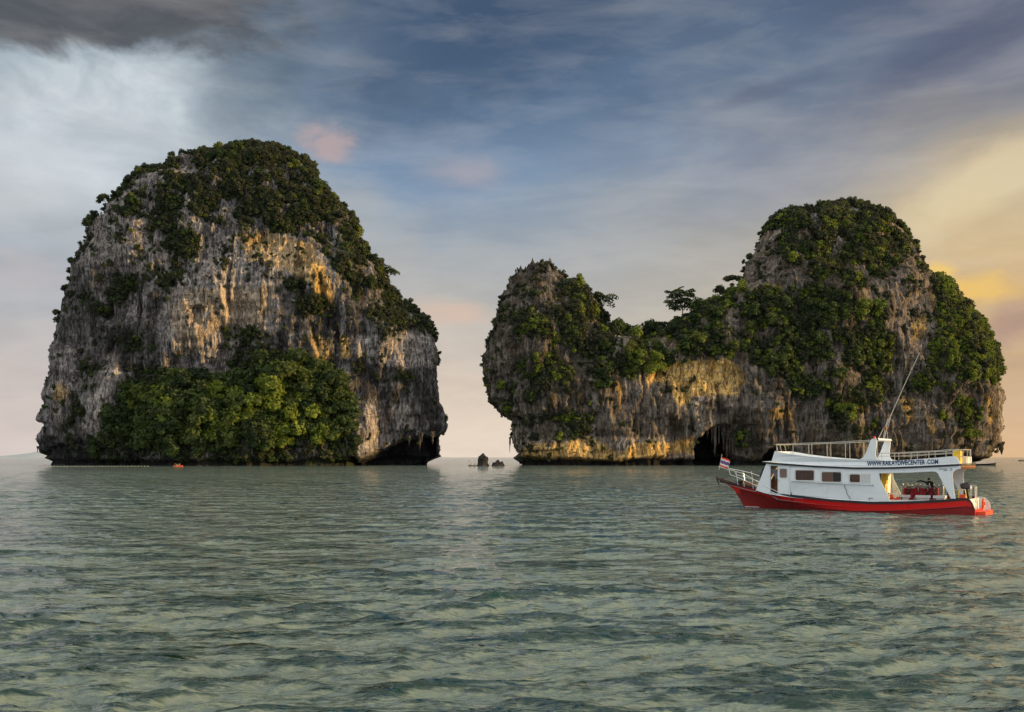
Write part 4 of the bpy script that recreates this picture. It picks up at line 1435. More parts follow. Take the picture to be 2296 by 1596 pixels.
M_white = mat('painted_white', (0.84, 0.87, 0.90), 0.42, vary=0.13)
M_whitein = mat('painted_white_inside', (0.70, 0.69, 0.66), 0.5, vary=0.15)
M_red = mat('hull_red', (0.80, 0.008, 0.006), 0.33, vary=0.2, coat=0.2)
M_dred = mat('antifouling_red', (0.27, 0.010, 0.009), 0.6, vary=0.3)
M_orange = mat('platform_orange', (0.80, 0.075, 0.02), 0.45, vary=0.12)
M_black = mat('black_rubber', (0.012, 0.012, 0.014), 0.5, vary=0.2)
M_steel = mat('stainless_tube', (0.72, 0.70, 0.66), 0.24, 0.85)
M_rail = mat('painted_rail', (0.50, 0.46, 0.40), 0.4, vary=0.1)
M_wood = mat('varnished_wood', (0.26, 0.10, 0.03), 0.4, vary=0.35)
M_dwood = mat('dark_wood', (0.075, 0.035, 0.02), 0.55, vary=0.35)
M_navy = mat('navy_lettering', (0.010, 0.035, 0.12), 0.45)
M_grey = mat('grey_paint', (0.33, 0.35, 0.37), 0.5, vary=0.1)
M_tank = mat('tank_grey', (0.36, 0.35, 0.345), 0.38, 0.35, vary=0.15)
M_chrome = mat('valve_chrome', (0.7, 0.7, 0.7), 0.2, 0.9)
M_vest = mat('vest_red', (0.33, 0.008, 0.018), 0.7, vary=0.25, bump=0.4)
M_vestd = mat('vest_black', (0.02, 0.016, 0.018), 0.75, vary=0.2)
M_life = mat('lifejacket_orange', (0.72, 0.085, 0.012), 0.7, vary=0.2, bump=0.3)
M_engine = mat('outboard_cowl', (0.035, 0.018, 0.022), 0.3, coat=0.4)
M_curt = mat('curtain_brown', (0.34, 0.21, 0.12), 0.8, vary=0.3)
M_tan = mat('reflection_and_canopy_tan', (0.62, 0.52, 0.38), 0.8)
M_skin = mat('skin', (0.36, 0.19, 0.12), 0.55)
M_hair = mat('hair_black', (0.012, 0.010, 0.010), 0.6)
M_flagr = mat('flag_red', (0.85, 0.06, 0.02), 0.75)
M_flagw = mat('flag_white', (0.85, 0.80, 0.74), 0.75)
M_flagb = mat('flag_blue', (0.17, 0.08, 0.26), 0.75)
M_cloth = mat('grey_cloth', (0.32, 0.26, 0.27), 0.85)
M_yellow = mat('yellow_paint_and_sunlight', (0.80, 0.52, 0.03), 0.45, vary=0.1)  # also imitates low sunlight on the electrical locker
M_rope = mat('rope', (0.42, 0.36, 0.26), 0.85)
M_darkhull = mat('tarred_hull', (0.022, 0.017, 0.015), 0.6, vary=0.3)

M_glass = bpy.data.materials.new('tinted_glass')
M_glass.use_nodes = True
_t = NT(M_glass.node_tree)
_tr = _t.n('ShaderNodeBsdfTransparent')
_tr.inputs[0].default_value = (0.80, 0.70, 0.64, 1)
_gl = _t.n('ShaderNodeBsdfGlossy')
_gl.inputs['Roughness'].default_value = 0.04
_gl.inputs[0].default_value = (0.9, 0.9, 0.95, 1)
_fr = _t.n('ShaderNodeFresnel')
_fr.inputs[0].default_value = 1.5
_ms = _t.n('ShaderNodeMixShader')
_t.l(_fr.outputs[0], _ms.inputs[0])
_t.l(_tr.outputs[0], _ms.inputs[1])
_t.l(_gl.outputs[0], _ms.inputs[2])
_oo = _t.n('ShaderNodeOutputMaterial')
_t.l(_ms.outputs[0], _oo.inputs[0])

# ------------------------------------------------------------------ the red and white dive boat
AH = R(34)
ORX, ORY = 7.938 * EYE + 1.8 * math.sin(AH), 17.24 * EYE + 1.8 * math.cos(AH)
BOAT_RZ = math.atan2(math.sin(AH), -math.cos(AH))
boat = empty('dive_boat', (ORX, ORY, 0.0), BOAT_RZ,
             label='white and red two-deck wooden dive boat with black trim, anchored at the right', cat='boat')


def ip(x, tab):
    return float(np.interp(x, [p[0] for p in tab], [p[1] for p in tab]))


SHEER = [(-0.02, 0.26), (0.04, 0.42), (0.10, 0.58), (0.2, 0.80), (0.32, 0.93), (0.45, 0.985), (0.8, 0.97), (1.5, 0.89), (3.0, 0.77), (4.7, 0.68), (6.5, 0.63), (9.1, 0.73), (11.8, 0.96), (12.7, 1.12), (13.4, 1.24),
         (14.6, 1.45), (15.4, 1.60), (16.1, 1.72), (16.45, 1.78)]
BEAM = [(0, 1.72), (0.5, 1.80), (3, 1.86), (8, 1.88), (10.5, 1.82), (12, 1.62), (13.4, 1.25), (14.6, 0.80), (15.4, 0.46), (16.1, 0.16), (16.45, 0.04)]
STEM = [(-0.7, 14.35), (-0.05, 14.69), (0.67, 15.11), (1.19, 15.45), (1.52, 15.9), (1.66, 16.2), (1.78, 16.45)]
STRAKE = [(0, 0.56), (2, 0.34), (4.5, 0.14), (7, 0.06), (9.2, 0.19), (11.9, 0.60), (14.0, 1.0), (15.2, 1.22)]


def hull_pt(u, v, side):
    """u 0 stern .. 1 stem, v 0 keel .. 1 sheer"""
    x = 16.45 * u
    for _ in range(4):
        z = -0.6 + v * (ip(x, SHEER) + 0.6)
        x = u * ip(z, STEM)
    xs = 16.45 * u
    z = -0.6 + v * (ip(xs, SHEER) + 0.6)
    x = u * ip(z, STEM)
    b = ip(xs, BEAM)
    k = ip(u, [(0, 0.16), (0.5, 0.22), (0.75, 0.55), (0.9, 0.85), (1, 0.95)])
    p = ip(u, [(0, 0.5), (0.7, 0.75), (1, 1.3)])
    y = b * ((1 - k) + k * v ** p) * (1.0 if v > 0.02 else 0.9)
    return (x, side * y, z)


def hull_side(x, z, side=1):
    """point on the hull skin for a length and height"""
    best = None
    lo, hi = 0.0, 1.0
    u = x / 16.45
    for _ in range(12):
        xs = 16.45 * u
        v = (z + 0.6) / (ip(xs, SHEER) + 0.6)
        p = hull_pt(u, max(0, min(1, v)), side)
        u += (x - p[0]) / 16.45
        u = max(0, min(1, u))
    return p


us = [0, 0.003, 0.006, 0.012, 0.02, 0.03, 0.05] + [0.05 + 0.95 * i / 44 for i in range(1, 45)]
vs_ = [i / 12 for i in range(13)]
h = MB()
for side in (1, -1):
    rows = [[hull_pt(u, v, side) for v in vs_] for u in us]
    o = len(h.v)
    n = len(vs_)
    for r in rows:
        h.v += r
    for i in range(len(rows) - 1):
        for k in range(n - 1):
            q = [o + i * n + k, o + i * n + k + 1, o + (i + 1) * n + k + 1, o + (i + 1) * n + k]
            cx_ = sum(h.v[j][0] for j in q) / 4
            cz_ = sum(h.v[j][2] for j in q) / 4
            h.f.append(q if side < 0 else q[::-1])
            h.m.append(0 if cz_ > ip(cx_, STRAKE) - 0.02 or cx_ > 15.2 else 1)
# stern face
st = [hull_pt(0, v, 1) for v in vs_] + [hull_pt(0, v, -1) for v in vs_][::-1]
o = len(h.v)
h.v += st
h.f.append(list(range(o, o + len(st))))
h.m.append(0)
h.build('hull', [M_red, M_dred], boat, True)
# rub strake and pale boot line at the stem
for side in (1, -1):
    g = MB()
    pts = []
    for i in range(50):
        x = 0.05 + i / 49 * 14.9
        p = hull_side(x, ip(x, STRAKE), side)
        pts.append((p[0], p[1] + side * 0.015, p[2]))
    g.tube(pts, 0.035, 6)
    g.build('rub_strake', M_dred, boat, True)
    g = MB()
    pts = []
    for i in range(12):
        x = 13.6 + i / 11 * 1.05
        p = hull_side(x, 0.02, side)
        pts.append((p[0], p[1] + side * 0.01, 0.03))
    g.tube(pts, 0.03, 6)
    g.build('boot_line', M_whitein, boat, True)
    # black gunwale following the sheer
    g = MB()
    rows = []
    for i in range(70):
        u = i / 69
        u = u ** 1.15
        p = hull_pt(u, 1, side)
        ux = 16.45 * u
        w_ = 0.035
        rows.append([(p[0], p[1] + side * w_, p[2] - 0.12), (p[0], p[1] + side * w_, p[2] + 0.02), (p[0], p[1] - side * 0.09, p[2] + 0.02), (p[0], p[1] - side * 0.09, p[2] - 0.12)])
    g.grid(rows, True)
    g.build('gunwale', M_black, boat)
# deck
g = MB()
rows = []
for i in range(40):
    x = 0.3 + 15.6 * i / 39
    b = ip(x, BEAM) - 0.05
    z = ip(x, SHEER) - (0.34 if x < 12 else 0.16) if x > 0.9 else 0.52
    rows.append([(x, b, z), (x, 0, z + 0.04), (x, -b, z)])
g.grid(rows)
g.build('deck', M_grey, boat)
# inner transom board, white
g = MB()
g.box(0.30, 0.36, -1.6, 1.6, 0.2, 0.92)
g.build('transom_board', M_white, boat)

YH = lambda s_: 1.70 if s_ < 10.8 else 1.70 - 0.30 * (s_ - 10.8) / 2.6
wall = [(1.06, 0.94), (1.12, 1.3), (1.17, 1.7), (1.225, 2.25), (1.22, 2.42), (1.15, 2.56), (1.0, 2.66), (0.76, 2.74), (0.80, 2.93), (2.8, 2.80), (4.64, 2.71), (6.9, 2.68), (9.61, 2.79), (10.8, 2.86), (12.62, 2.99),
        (12.72, 2.80), (13.0, 2.1), (13.40, 1.20), (12.7, 1.02), (11.85, 0.90), (10.8, 0.78), (9.13, 0.68), (6.14, 0.58), (4.74, 0.64),
        (4.95, 1.15), (5.36, 2.01), (5.42, 2.40), (3.5, 2.47), (2.35, 2.545), (2.14, 2.52), (2.03, 2.42), (1.80, 1.95), (1.58, 1.50), (1.30, 0.94)]
holes = [rrect(9.41, 10.64, 1.90, 2.57, 0.10), rrect(7.70, 8.95, 1.82, 2.47, 0.10), rrect(6.55, 7.21, 1.81, 2.34, 0.08)]
door_hole = [(11.84, 1.02), (12.33, 1.08), (12.33, 2.84), (11.84, 2.82)]
for side in (1, -1):
    g = MB()
    g.plate(wall, holes + [door_hole], lambda s_, q=side: q * YH(s_), 0.06)
    g.build('side_wall', M_white, boat)
    for wi, hl in enumerate(holes):
        x0, x1 = min(p[0] for p in hl), max(p[0] for p in hl)
        z0, z1 = min(p[1] for p in hl), max(p[1] for p in hl)
        g = MB()
        outr = rrect(x0 - 0.055, x1 + 0.055, z0 - 0.055, z1 + 0.055, 0.13)
        inr = rrect(x0 + 0.02, x1 - 0.02, z0 + 0.02, z1 - 0.02, 0.09)
        g.plate(outr, [inr[::-1]], lambda s_, q=side: q * (YH(s_) + 0.022), 0.05)
        win = g.build('window', M_whitein, boat)
        g = MB()
        g.plate(rrect(x0 + 0.01, x1 - 0.01, z0 + 0.01, z1 - 0.01, 0.09), [], lambda s_, q=side: q * (YH(s_) - 0.012), 0.008)
        g.build('pane', M_glass, win)
        g = MB()
        if wi == 0:
            rows = []
            for i in range(60):
                x = x0 + (x1 - x0) * i / 59
                if 0.44 < i / 59 < 0.60:
                    continue
                yy = side * (YH(x) - 0.10 + 0.025 * math.sin(i * 1.7))
                rows.append([(x, yy, z0), (x, yy, z1)])
            g.grid(rows)
            g.build('curtain', M_curt, win)
        elif wi == 1:
            g.plate([(x0 + (x1 - x0) * 0.42, z0), (x1, z0), (x1, z1), (x0 + (x1 - x0) * 0.42, z1)], [], lambda s_, q=side: q * (YH(s_) - 0.05), 0.01)
            g.build('pane_reflection', M_tan, win)  # tan sheet stands in for a reflection in the sliding pane
        else:
            g.plate([(x0, z0), (x1, z0), (x1, z1), (x0, z1)], [], lambda s_, q=side: q * (YH(s_) - 0.12), 0.01)
            g.build('curtain', M_curt, win)
    # sliding door, pushed aft
    g = MB()
    yd = lambda s_, q=side: q * (YH(s_) + 0.04)
    dw = rrect(11.17, 11.70, 2.05, 2.66, 0.10)
    g.plate([(11.06, 0.98), (11.80, 1.06), (11.80, 2.86), (11.06, 2.82)], [dw[::-1]], yd, 0.035)
    dr = g.build('door', M_white, boat)
    g = MB()
    g.plate(rrect(11.13, 11.74, 2.01, 2.70, 0.12), [rrect(11.19, 11.68, 2.07, 2.64, 0.09)[::-1]], lambda s_, q=side: q * (YH(s_) + 0.052), 0.02)
    g.build('window_frame', M_whitein, dr)
    g = MB()
    g.plate(rrect(11.17, 11.70, 2.05, 2.66, 0.08), [], lambda s_, q=side: q * (YH(s_) + 0.03), 0.008)
    g.build('pane', M_glass, dr)
    g = MB()
    g.box(11.74, 11.77, side * (YH(11.7) + 0.045), side * (YH(11.7) + 0.08), 1.75, 1.95)
    g.build('handle', M_steel, dr)
    g = MB()
    for a in (11.02, 12.37):
        g.tube([(a, side * (YH(a) + 0.03), 0.95), (a, side * (YH(a) + 0.03), 2.88)], 0.028, 6)
    g.tube([(11.0, side * (YH(11) + 0.04), 2.88), (12.4, side * (YH(12.4) + 0.04), 2.94)], 0.03, 6)
    g.build('door_frame', M_white, boat)
    # grab rail with a hose hanging from it
    g = MB()
    yr = lambda s_: side * (YH(s_) + 0.09)
    g.tube([(10.83, yr(10.8), 1.83), (9.1, yr(9), 1.75), (7.48, yr(7), 1.68), (5.77, yr(6), 1.67)], 0.022, 6)
    for a, z in ((10.83, 1.83), (9.1, 1.75), (7.48, 1.68), (5.77, 1.67)):
        g.tube([(a, yr(a), z), (a, side * YH(a), z)], 0.022, 6)
        g.tube([(a, yr(a), z - 0.04), (a, yr(a), z + 0.05)], 0.03, 6)
    g.build('grab_rail', M_grey, boat, True)
    # ventilation grille
    g = MB()
    for k in range(11):
        z = 1.80 + k * 0.053
        g.box(5.97, 6.45, side * (YH(6) + 0.002), side * (YH(6) + 0.02), z, z + 0.032)
    g.box(5.93, 5.97, side * YH(6), side * (YH(6) + 0.025), 1.76, 2.40)
    g.box(6.45, 6.49, side * YH(6), side * (YH(6) + 0.025), 1.76, 2.40)
    g.build('vent_grille', M_whitein, boat)
    g = MB()
    g.box(5.78, 6.03, side * (YH(6) + 0.001), side * (YH(6) + 0.03), 0.86, 0.90)
    g.box(5.99, 6.03, side * (YH(6) + 0.001), side * (YH(6) + 0.03), 0.74, 0.86)
    g.build('scupper_cover', M_grey, boat)
g = MB()
g.tube([(7.48, 1.80, 1.70), (7.46, 1.83, 1.5), (7.36, 1.80, 1.3), (7.33, 1.83, 1.1), (7.22, 1.80, 0.95), (7.12, 1.84, 0.80), (7.14, 1.86, 0.70), (7.3, 1.87, 0.66)], 0.018, 6)
g.build('mooring_rope', M_vestd, boat, True)

# front of the house, raked, with windscreen panes
g = MB()
g.k = 0
fr = [(12.66, 2.97), (13.38, 1.20)]


def fpt(y, t_, off=0.0):
    x = fr[0][0] + (fr[1][0] - fr[0][0]) * t_ + 0.25 * (1 - (y / 1.42) ** 2) + off
    z = fr[0][1] + (fr[1][1] - fr[0][1]) * t_ + off * 0.4
    return (x, y, z)


ys = [-1.42, -0.95, -0.48, 0, 0.48, 0.95, 1.42]
g.grid([[fpt(y, t_) for y in ys] for t_ in (0, 0.14, 0.50, 1.0)])
g.build('front_wall', M_white, boat)
for k in range(6):
    y0, y1 = ys[k] + 0.05, ys[k + 1] - 0.05
    g = MB()
    g.grid([[fpt(y0, t_, 0.03), fpt(y1, t_, 0.03)] for t_ in (0.14, 0.50)])
    g.build('windscreen_pane', M_black, boat)
# wiper-dark frame seen in profile at the corner
g = MB()
g.tube([fpt(1.40, 0.16, 0.06), fpt(1.40, 0.50, 0.06)], 0.05, 6)
g.build('windscreen_frame', M_black, boat)

# roof slab with its black edge
ROOF = [(0.36, 3.03), (0.8, 3.00), (2.8, 2.88), (4.64, 2.79), (6.9, 2.76), (9.61, 2.87), (11.5, 3.0), (12.96, 3.11)]
RW = [(0.36, 0.9), (0.5, 1.35), (0.75, 1.68), (1.0, 1.78), (11.5, 1.80), (12.6, 1.62), (12.96, 1.40)]
g = MB()
xs_ = [0.36, 0.42, 0.5, 0.6, 0.75, 1.0] + [1.0 + 11.96 * i / 24 for i in range(1, 25)]
top, bot = [], []
for x in xs_:
    w_, z = ip(x, RW), ip(x, ROOF)
    top.append([(x, -w_, z), (x, 0, z + 0.02), (x, w_, z)])
    bot.append([(x, -w_, z - 0.11), (x, 0, z - 0.10), (x, w_, z - 0.11)])
g.k = 1
g.grid(top)
g.grid(bot)
g.k = 0
for q in (0, 2):
    g.grid([[t_[q], b_[q]] for t_, b_ in zip(top, bot)])
g.grid([[t_, b_] for t_, b_ in zip(top[0], bot[0])])
g.grid([[t_, b_] for t_, b_ in zip(top[-1], bot[-1])])
g.build('roof', [M_black, M_whitein], boat)
# fascia under the aft overhang
g = MB()
g.grid([[(0.40 + 0.4 * (y / 1.7) ** 4, y, 2.90), (0.34 + 0.4 * (y / 1.7) ** 4, y, 2.80), (0.40 + 0.4 * (y / 1.7) ** 4, y, 2.70)] for y in [-1.68 + 0.24 * i for i in range(15)]])
g.build('fascia', M_wood, boat)

# parapets of the upper deck, each grown together with its leg of the arch
par = [(12.26, 3.09), (12.14, 3.45), (12.02, 3.79), (11.4, 3.68), (10.78, 3.57), (9.61, 3.43), (8.29, 3.31), (7.3, 3.25), (6.8, 3.24), (6.55, 3.28), (6.36, 3.39), (6.22, 3.60), (6.12, 3.85),
       (6.02, 4.15), (5.92, 4.42), (5.84, 4.52), (5.56, 4.53), (5.56, 4.2), (5.60, 3.85), (5.62, 3.55), (5.58, 3.36), (5.46, 3.24), (5.2, 3.19), (4.7, 3.17), (3.8, 3.23), (2.87, 3.30),
       (2.0, 3.37), (1.35, 3.445), (1.12, 3.44), (0.97, 3.37), (0.88, 3.22), (0.82, 3.05), (0.80, 2.995), (2.8, 2.885), (4.64, 2.795), (6.9, 2.765), (9.61, 2.875), (11.5, 3.005)]
PY = lambda s_: 1.74 if s_ < 11 else 1.74 - 0.12 * (s_ - 11)
for side in (1, -1):
    g = MB()
    g.plate(par, [], lambda s_, q=side: q * PY(s_), 0.09)
    g.build('parapet', M_white, boat)
g = MB()
g.grid([[(x, y, z) for y in (-1.66, -0.8, 0, 0.8, 1.66)] for x, z in ((5.92, 4.44), (5.80, 4.55), (5.52, 4.56), (5.44, 4.47), (5.52, 4.42), (5.82, 4.41), (5.92, 4.44))])
g.build('arch_top', M_white, boat, True)
g = MB()
g.grid([[(12.24, y, 3.08), (12.02, y, 3.77)] for y in (-1.56, 0, 1.56)])
g.build('front_parapet', M_white, boat)

# rails
def railing(name, top, posts, base, r=0.022, mid=None, m_=None, yb=None):
    g = MB()
    g.tube(top, r * 0.9, 8)
    ra = g.build(name, m_ or M_rail, boat, True)
    for p in posts:
        g = MB()
        g.tube([p, base(p)], r * 0.85, 6)
        g.build('post', m_ or M_rail, ra, True)
    if mid:
        g = MB()
        g.tube(mid, r * 0.8, 6)
        g.build('mid_rail', m_ or M_rail, ra, True)
    return ra


def ztop(s_):
    tt = [(6.05, 4.44), (7.2, 4.38), (8.36, 4.33), (9.6, 4.30), (10.86, 4.26), (12.04, 4.24)]
    return ip(s_, tt)


def zpar(s_):
    return ip(s_, [(0.97, 3.37), (1.35, 3.44), (2.87, 3.30), (4.7, 3.17), (5.2, 3.19), (6.55, 3.28), (8.29, 3.31), (9.61, 3.43), (10.78, 3.57), (12.02, 3.79)])


for side in (1, -1):
    y = side * 1.62
    top = [(5.95, y, 4.44)] + [(s_, y, ztop(s_)) for s_ in (7.2, 8.36, 9.6, 10.86, 11.8)] + [(12.04, y * 0.96, 4.24)]
    railing('forward_railing', top, [(s_, y, ztop(s_)) for s_ in (6.35, 7.22, 8.40, 9.60, 10.82, 11.9)], lambda p: (p[0] - 0.02, p[1], zpar(p[0]) - 0.05))
    top = [(5.60, y, 3.63), (4.28, y, 3.66), (3.21, y, 3.72), (2.2, y, 3.77), (1.19, y, 3.86)]
    zt = [(1.19, 3.86), (2.2, 3.77), (3.21, 3.72), (4.28, 3.66), (5.60, 3.63)]
    railing('aft_railing', top, [(s_, y, ip(s_, zt)) for s_ in (1.22, 2.2, 3.21, 4.28, 5.28)], lambda p: (p[0], p[1], zpar(p[0]) - 0.05),
            mid=[(5.58, y, 3.45), (4.28, y, 3.46), (3.21, y, 3.54), (2.2, y, 3.60), (1.19, y, 3.68)])
railing('stern_railing', [(1.19, 1.62, 3.86), (0.72, 1.3, 3.84), (0.62, 0.5, 3.84), (0.62, -0.5, 3.84), (0.72, -1.3, 3.84), (1.19, -1.62, 3.86)],
        [(0.72, 1.3, 3.84), (0.62, 0.5, 3.84), (0.62, -0.5, 3.84), (0.72, -1.3, 3.84)], lambda p: (p[0], p[1], 3.0), mid=[(1.0, 1.5, 3.45), (0.7, 1.3, 3.43), (0.64, 0, 3.43), (0.7, -1.3, 3.43)])
railing('front_railing', [(12.04, 1.56, 4.24), (12.2, 0.8, 4.22), (12.24, 0, 4.21), (12.2, -0.8, 4.22), (12.04, -1.56, 4.24)],
        [(12.2, 0.8, 4.22), (12.24, 0, 4.21), (12.2, -0.8, 4.22)], lambda p: (p[0] - 0.12, p[1], 3.72))
# lockers on the upper deck at the stern
g = MB()
g.box(0.85, 1.25, 0.75, 1.35, 3.01, 3.78)
g.build('deck_locker', M_yellow, boat, bevel=0.03)
g = MB()
g.box(0.66, 1.15, -1.25, 0.45, 3.02, 3.42)
g.build('deck_locker', M_whitein, boat, bevel=0.04)

# lettering on the parapet
def words(name, body, x0, z0, width, height, y, rz, m_, parent, bold=0.0, side=1):
    cu = bpy.data.curves.new(name, 'FONT')
    cu.body = body
    cu.size = 1.0
    cu.offset = bold
    cu.extrude = 0.004
    cu.resolution_u = 3
    tmp = bpy.data.objects.new(name, cu)
    col.objects.link(tmp)
    bpy.context.view_layer.update()
    me = bpy.data.meshes.new_from_object(tmp.evaluated_get(bpy.context.evaluated_depsgraph_get()))
    bpy.data.objects.remove(tmp)
    n = len(me.vertices)
    a = np.empty(n * 3, dtype=np.float32)
    me.vertices.foreach_get('co', a)
    a = a.reshape(-1, 3)
    lo, hi = a[:, :2].min(0), a[:, :2].max(0)
    u_ = (a[:, 0] - lo[0]) / (hi[0] - lo[0]) * width
    w_ = (a[:, 1] - lo[1]) / (hi[1] - lo[1]) * height
    # slab serifs are added below; put the word on the panel, running towards the stern
    b = np.stack([x0 - side * u_, side * (y + 0.004 + a[:, 2]), z0 + w_ + u_ * math.tan(rz)], -1)
    me.vertices.foreach_set('co', b.astype(np.float32).ravel())
    me.materials.clear()
    me.materials.append(m_)
    me.update()
    o_ = bpy.data.objects.new(name, me)
    col.objects.link(o_)
    o_.parent = parent
    return o_, (u_, w_)


LET = 'WWW.RAILAYDIVECENTER .COM'
words('lettering', LET, 6.13, 2.84, 4.12, 0.30, PY(5), math.atan2(0.14, 4.1), M_navy, boat, 0.024)
words('lettering', LET, 2.02, 2.985, 4.12, 0.30, PY(5), math.atan2(-0.14, 4.1), M_navy, boat, 0.024, side=-1)
# slab serifs: small feet and heads under and over the word, as on the painted sign
g = MB()
for k in range(46):
    t_ = (k + 0.3) / 46
    if 0.11 < t_ < 0.14 or 0.80 < t_ < 0.86:
        continue
g = MB()
for (xa, xb, z) in ((2.0, 1.50, 2.665), (1.36, 1.24, 2.69), (1.72, 1.52, 2.585), (1.40, 1.34, 2.60), (1.30, 1.235, 2.605)):
    q = 9 if xa - xb > 0.3 else 4
    for i in range(q):
        w_ = (xa - xb) / q
        g.box(xb + w_ * i, xb + w_ * (i + 0.78), YH(1) + 0.001, YH(1) + 0.006, z, z + (0.035 if i % 3 else 0.05))
g.build('small_lettering', M_navy, boat)

# inside: bulkheads, floor, wheelhouse fittings
g = MB()
g.plate([(-1.62, 0.45), (1.62, 0.45), (1.62, 2.66), (-1.62, 2.66)], [[(0.75, 0.6), (1.35, 0.6), (1.35, 2.45), (0.75, 2.45)][::-1]], lambda s_: 5.55, 0.06)
g.v = [(y, x, z) for (x, y, z) in g.v]
g.build('aft_bulkhead', M_white, boat)
g = MB()
g.box(5.22, 5.54, 0.30, 0.72, 1.72, 2.55)
g.box(5.30, 5.54, 0.34, 0.70, 0.60, 1.70)
g.build('electrical_locker', M_yellow, boat, bevel=0.015)  # the low sun's yellow on white, painted as the locker's colour
g = MB()
g.box(10.9, 10.95, -1.6, 1.6, 0.6, 2.8)
g.build('wheelhouse_bulkhead', M_dwood, boat)
g = MB()
g.box(5.6, 10.9, -0.04, 0.04, 0.6, 2.6)
g.build('cabin_partition', M_dwood, boat)
g = MB()
g.box(12.05, 12.55, -0.9, 0.9, 0.8, 1.85)
g.box(11.0, 12.6, -0.95, -0.92, 0.8, 2.7)
g.build('helm_console', M_wood, boat, bevel=0.02)
g = MB()
g.tube([(11.98, 0.45 + 0.24 * math.cos(2 * math.pi * k / 16), 1.75 + 0.24 * math.sin(2 * math.pi * k / 16)) for k in range(16)], 0.02, 6, closed=True)
for k in range(3):
    a = math.pi * k / 3
    g.tube([(11.98, 0.45 + 0.23 * math.cos(a), 1.75 + 0.23 * math.sin(a)), (11.98, 0.45 - 0.23 * math.cos(a), 1.75 - 0.23 * math.sin(a))], 0.012, 5)
g.build('steering_wheel', M_wood, boat, True)
g = MB()
g.box(11.75, 12.35, 0.55, 1.05, 0.8, 1.45)
g.box(11.75, 11.83, 0.55, 1.05, 1.45, 2.0)
g.build('helm_seat', M_wood, boat, bevel=0.03)
g = MB()
g.grid([[(11.70 + 0.75 * i / 12, 1.28 + 0.05 * math.sin(i * 1.4), 2.62 - 0.12 * (i % 2) * 0.2), (11.75 + 0.70 * i / 12, 1.25 + 0.07 * math.sin(i * 1.2), 2.10 - 0.22 * math.sin(i * 0.5))] for i in range(13)])
g.build('hanging_cloth', M_cloth, boat, True)

# bow: pulpit rail, bow platform and hatch
PUL = [(11.13, 1.62, 0.93), (11.9, 1.60, 1.16), (12.85, 1.45, 1.56), (13.74, 1.14, 1.98), (14.54, 0.84, 2.30), (15.3, 0.60, 2.48), (15.94, 0.40, 2.60), (16.5, 0.16, 2.72), (16.58, 0.0, 2.73)]
LOW = [(11.94, 1.60, 1.0), (12.47, 1.50, 1.22), (13.4, 1.22, 1.50), (14.3, 0.90, 1.82), (15.0, 0.62, 2.05), (15.51, 0.5, 2.20), (15.62, 0.45, 2.50)]
for side in (1, -1):
    mir = lambda pp: [(p[0], side * p[1], p[2]) for p in pp]
    g = MB()
    g.tube(mir(PUL), 0.024, 8)
    pr = g.build('pulpit_rail', M_steel, boat, True)
    g = MB()
    g.tube(mir(LOW), 0.020, 6)
    g.build('lower_rail', M_steel, pr, True)
    for (a, b) in (((12.85, 1.45, 1.56), (12.78, 1.42, 1.13)), ((13.74, 1.14, 2.0), (13.66, 1.12, 1.28)), ((14.54, 0.84, 2.45), (14.38, 0.85, 1.40)), ((15.04, 0.68, 2.42), (14.90, 0.66, 1.52))):
        g = MB()
        g.tube(mir([a, b]), 0.02, 6)
        g.build('post', M_steel, pr, True)
g = MB()
g.grid([[(15.2, -0.34, 1.62), (15.2, 0.34, 1.62)], [(16.0, -0.24, 1.84), (16.0, 0.24, 1.84)], [(16.6, -0.12, 2.0), (16.6, 0.12, 2.0)]])
g.grid([[(15.2, -0.34, 1.56), (15.2, 0.34, 1.56)], [(16.0, -0.24, 1.70), (16.0, 0.24, 1.70)], [(16.6, -0.12, 1.86), (16.6, 0.12, 1.86)]])
for q in (-1, 1):
    g.grid([[(15.2, q * 0.34, 1.62), (15.2, q * 0.34, 1.56)], [(16.0, q * 0.24, 1.84), (16.0, q * 0.24, 1.70)], [(16.6, q * 0.12, 2.0), (16.6, q * 0.12, 1.86)]])
g.box(16.58, 16.66, -0.12, 0.12, 1.86, 2.02)
g.build('bow_platform', M_dwood, boat)
g = MB()
g.box(13.9, 14.7, -0.45, 0.45, 1.35, 1.72)
g.build('deck_hatch', M_wood, boat, bevel=0.02)
g = MB()
g.box(14.75, 15.15, -0.25, 0.25, 1.4, 1.80)
g.tube([(14.95, -0.32, 1.72), (14.95, 0.32, 1.72)], 0.10, 10)
g.build('windlass', M_black, boat)
g = MB()
g.box(13.35, 13.75, 0.15, 0.65, 1.22, 1.62)
g.build('deck_crate', M_rope, boat, bevel=0.01)

# stern: swim platform, its white wing, ladders
g = MB()
g.plate([(-1.25, -0.10), (1.25, -0.10), (1.25, 0.20), (-1.25, 0.20)], [], lambda s_: 0.0001, 0.50)
g.v = [(y + 0.0, x, z) for (x, y, z) in g.v]
g.build('swim_platform', M_orange, boat, bevel=0.02)
g = MB()
wing = [(0.25, 0.20), (-0.38, 0.20), (-0.40, 0.40), (-0.35, 0.62), (-0.24, 0.80), (-0.08, 0.93), (0.0, 0.98), (0.25, 0.98)]
for side in (1, -1):
    g = MB()
    if side < 0:
        g.plate(wing, [], lambda s_, q=side: q * 1.22, 0.05)
        g.build('platform_wing', M_white, boat)
for y in (0.25, 0.75):
    pass
g = MB()
g.tube([(0.12, 0.85, 0.2), (0.14, 0.85, 1.66), (0.20, 0.85, 1.72), (0.38, 0.85, 1.72), (0.42, 0.85, 0.9)], 0.024, 8)
g.tube([(0.12, 0.35, 0.2), (0.14, 0.35, 1.66), (0.20, 0.35, 1.72), (0.38, 0.35, 1.72), (0.42, 0.35, 0.9)], 0.024, 8)
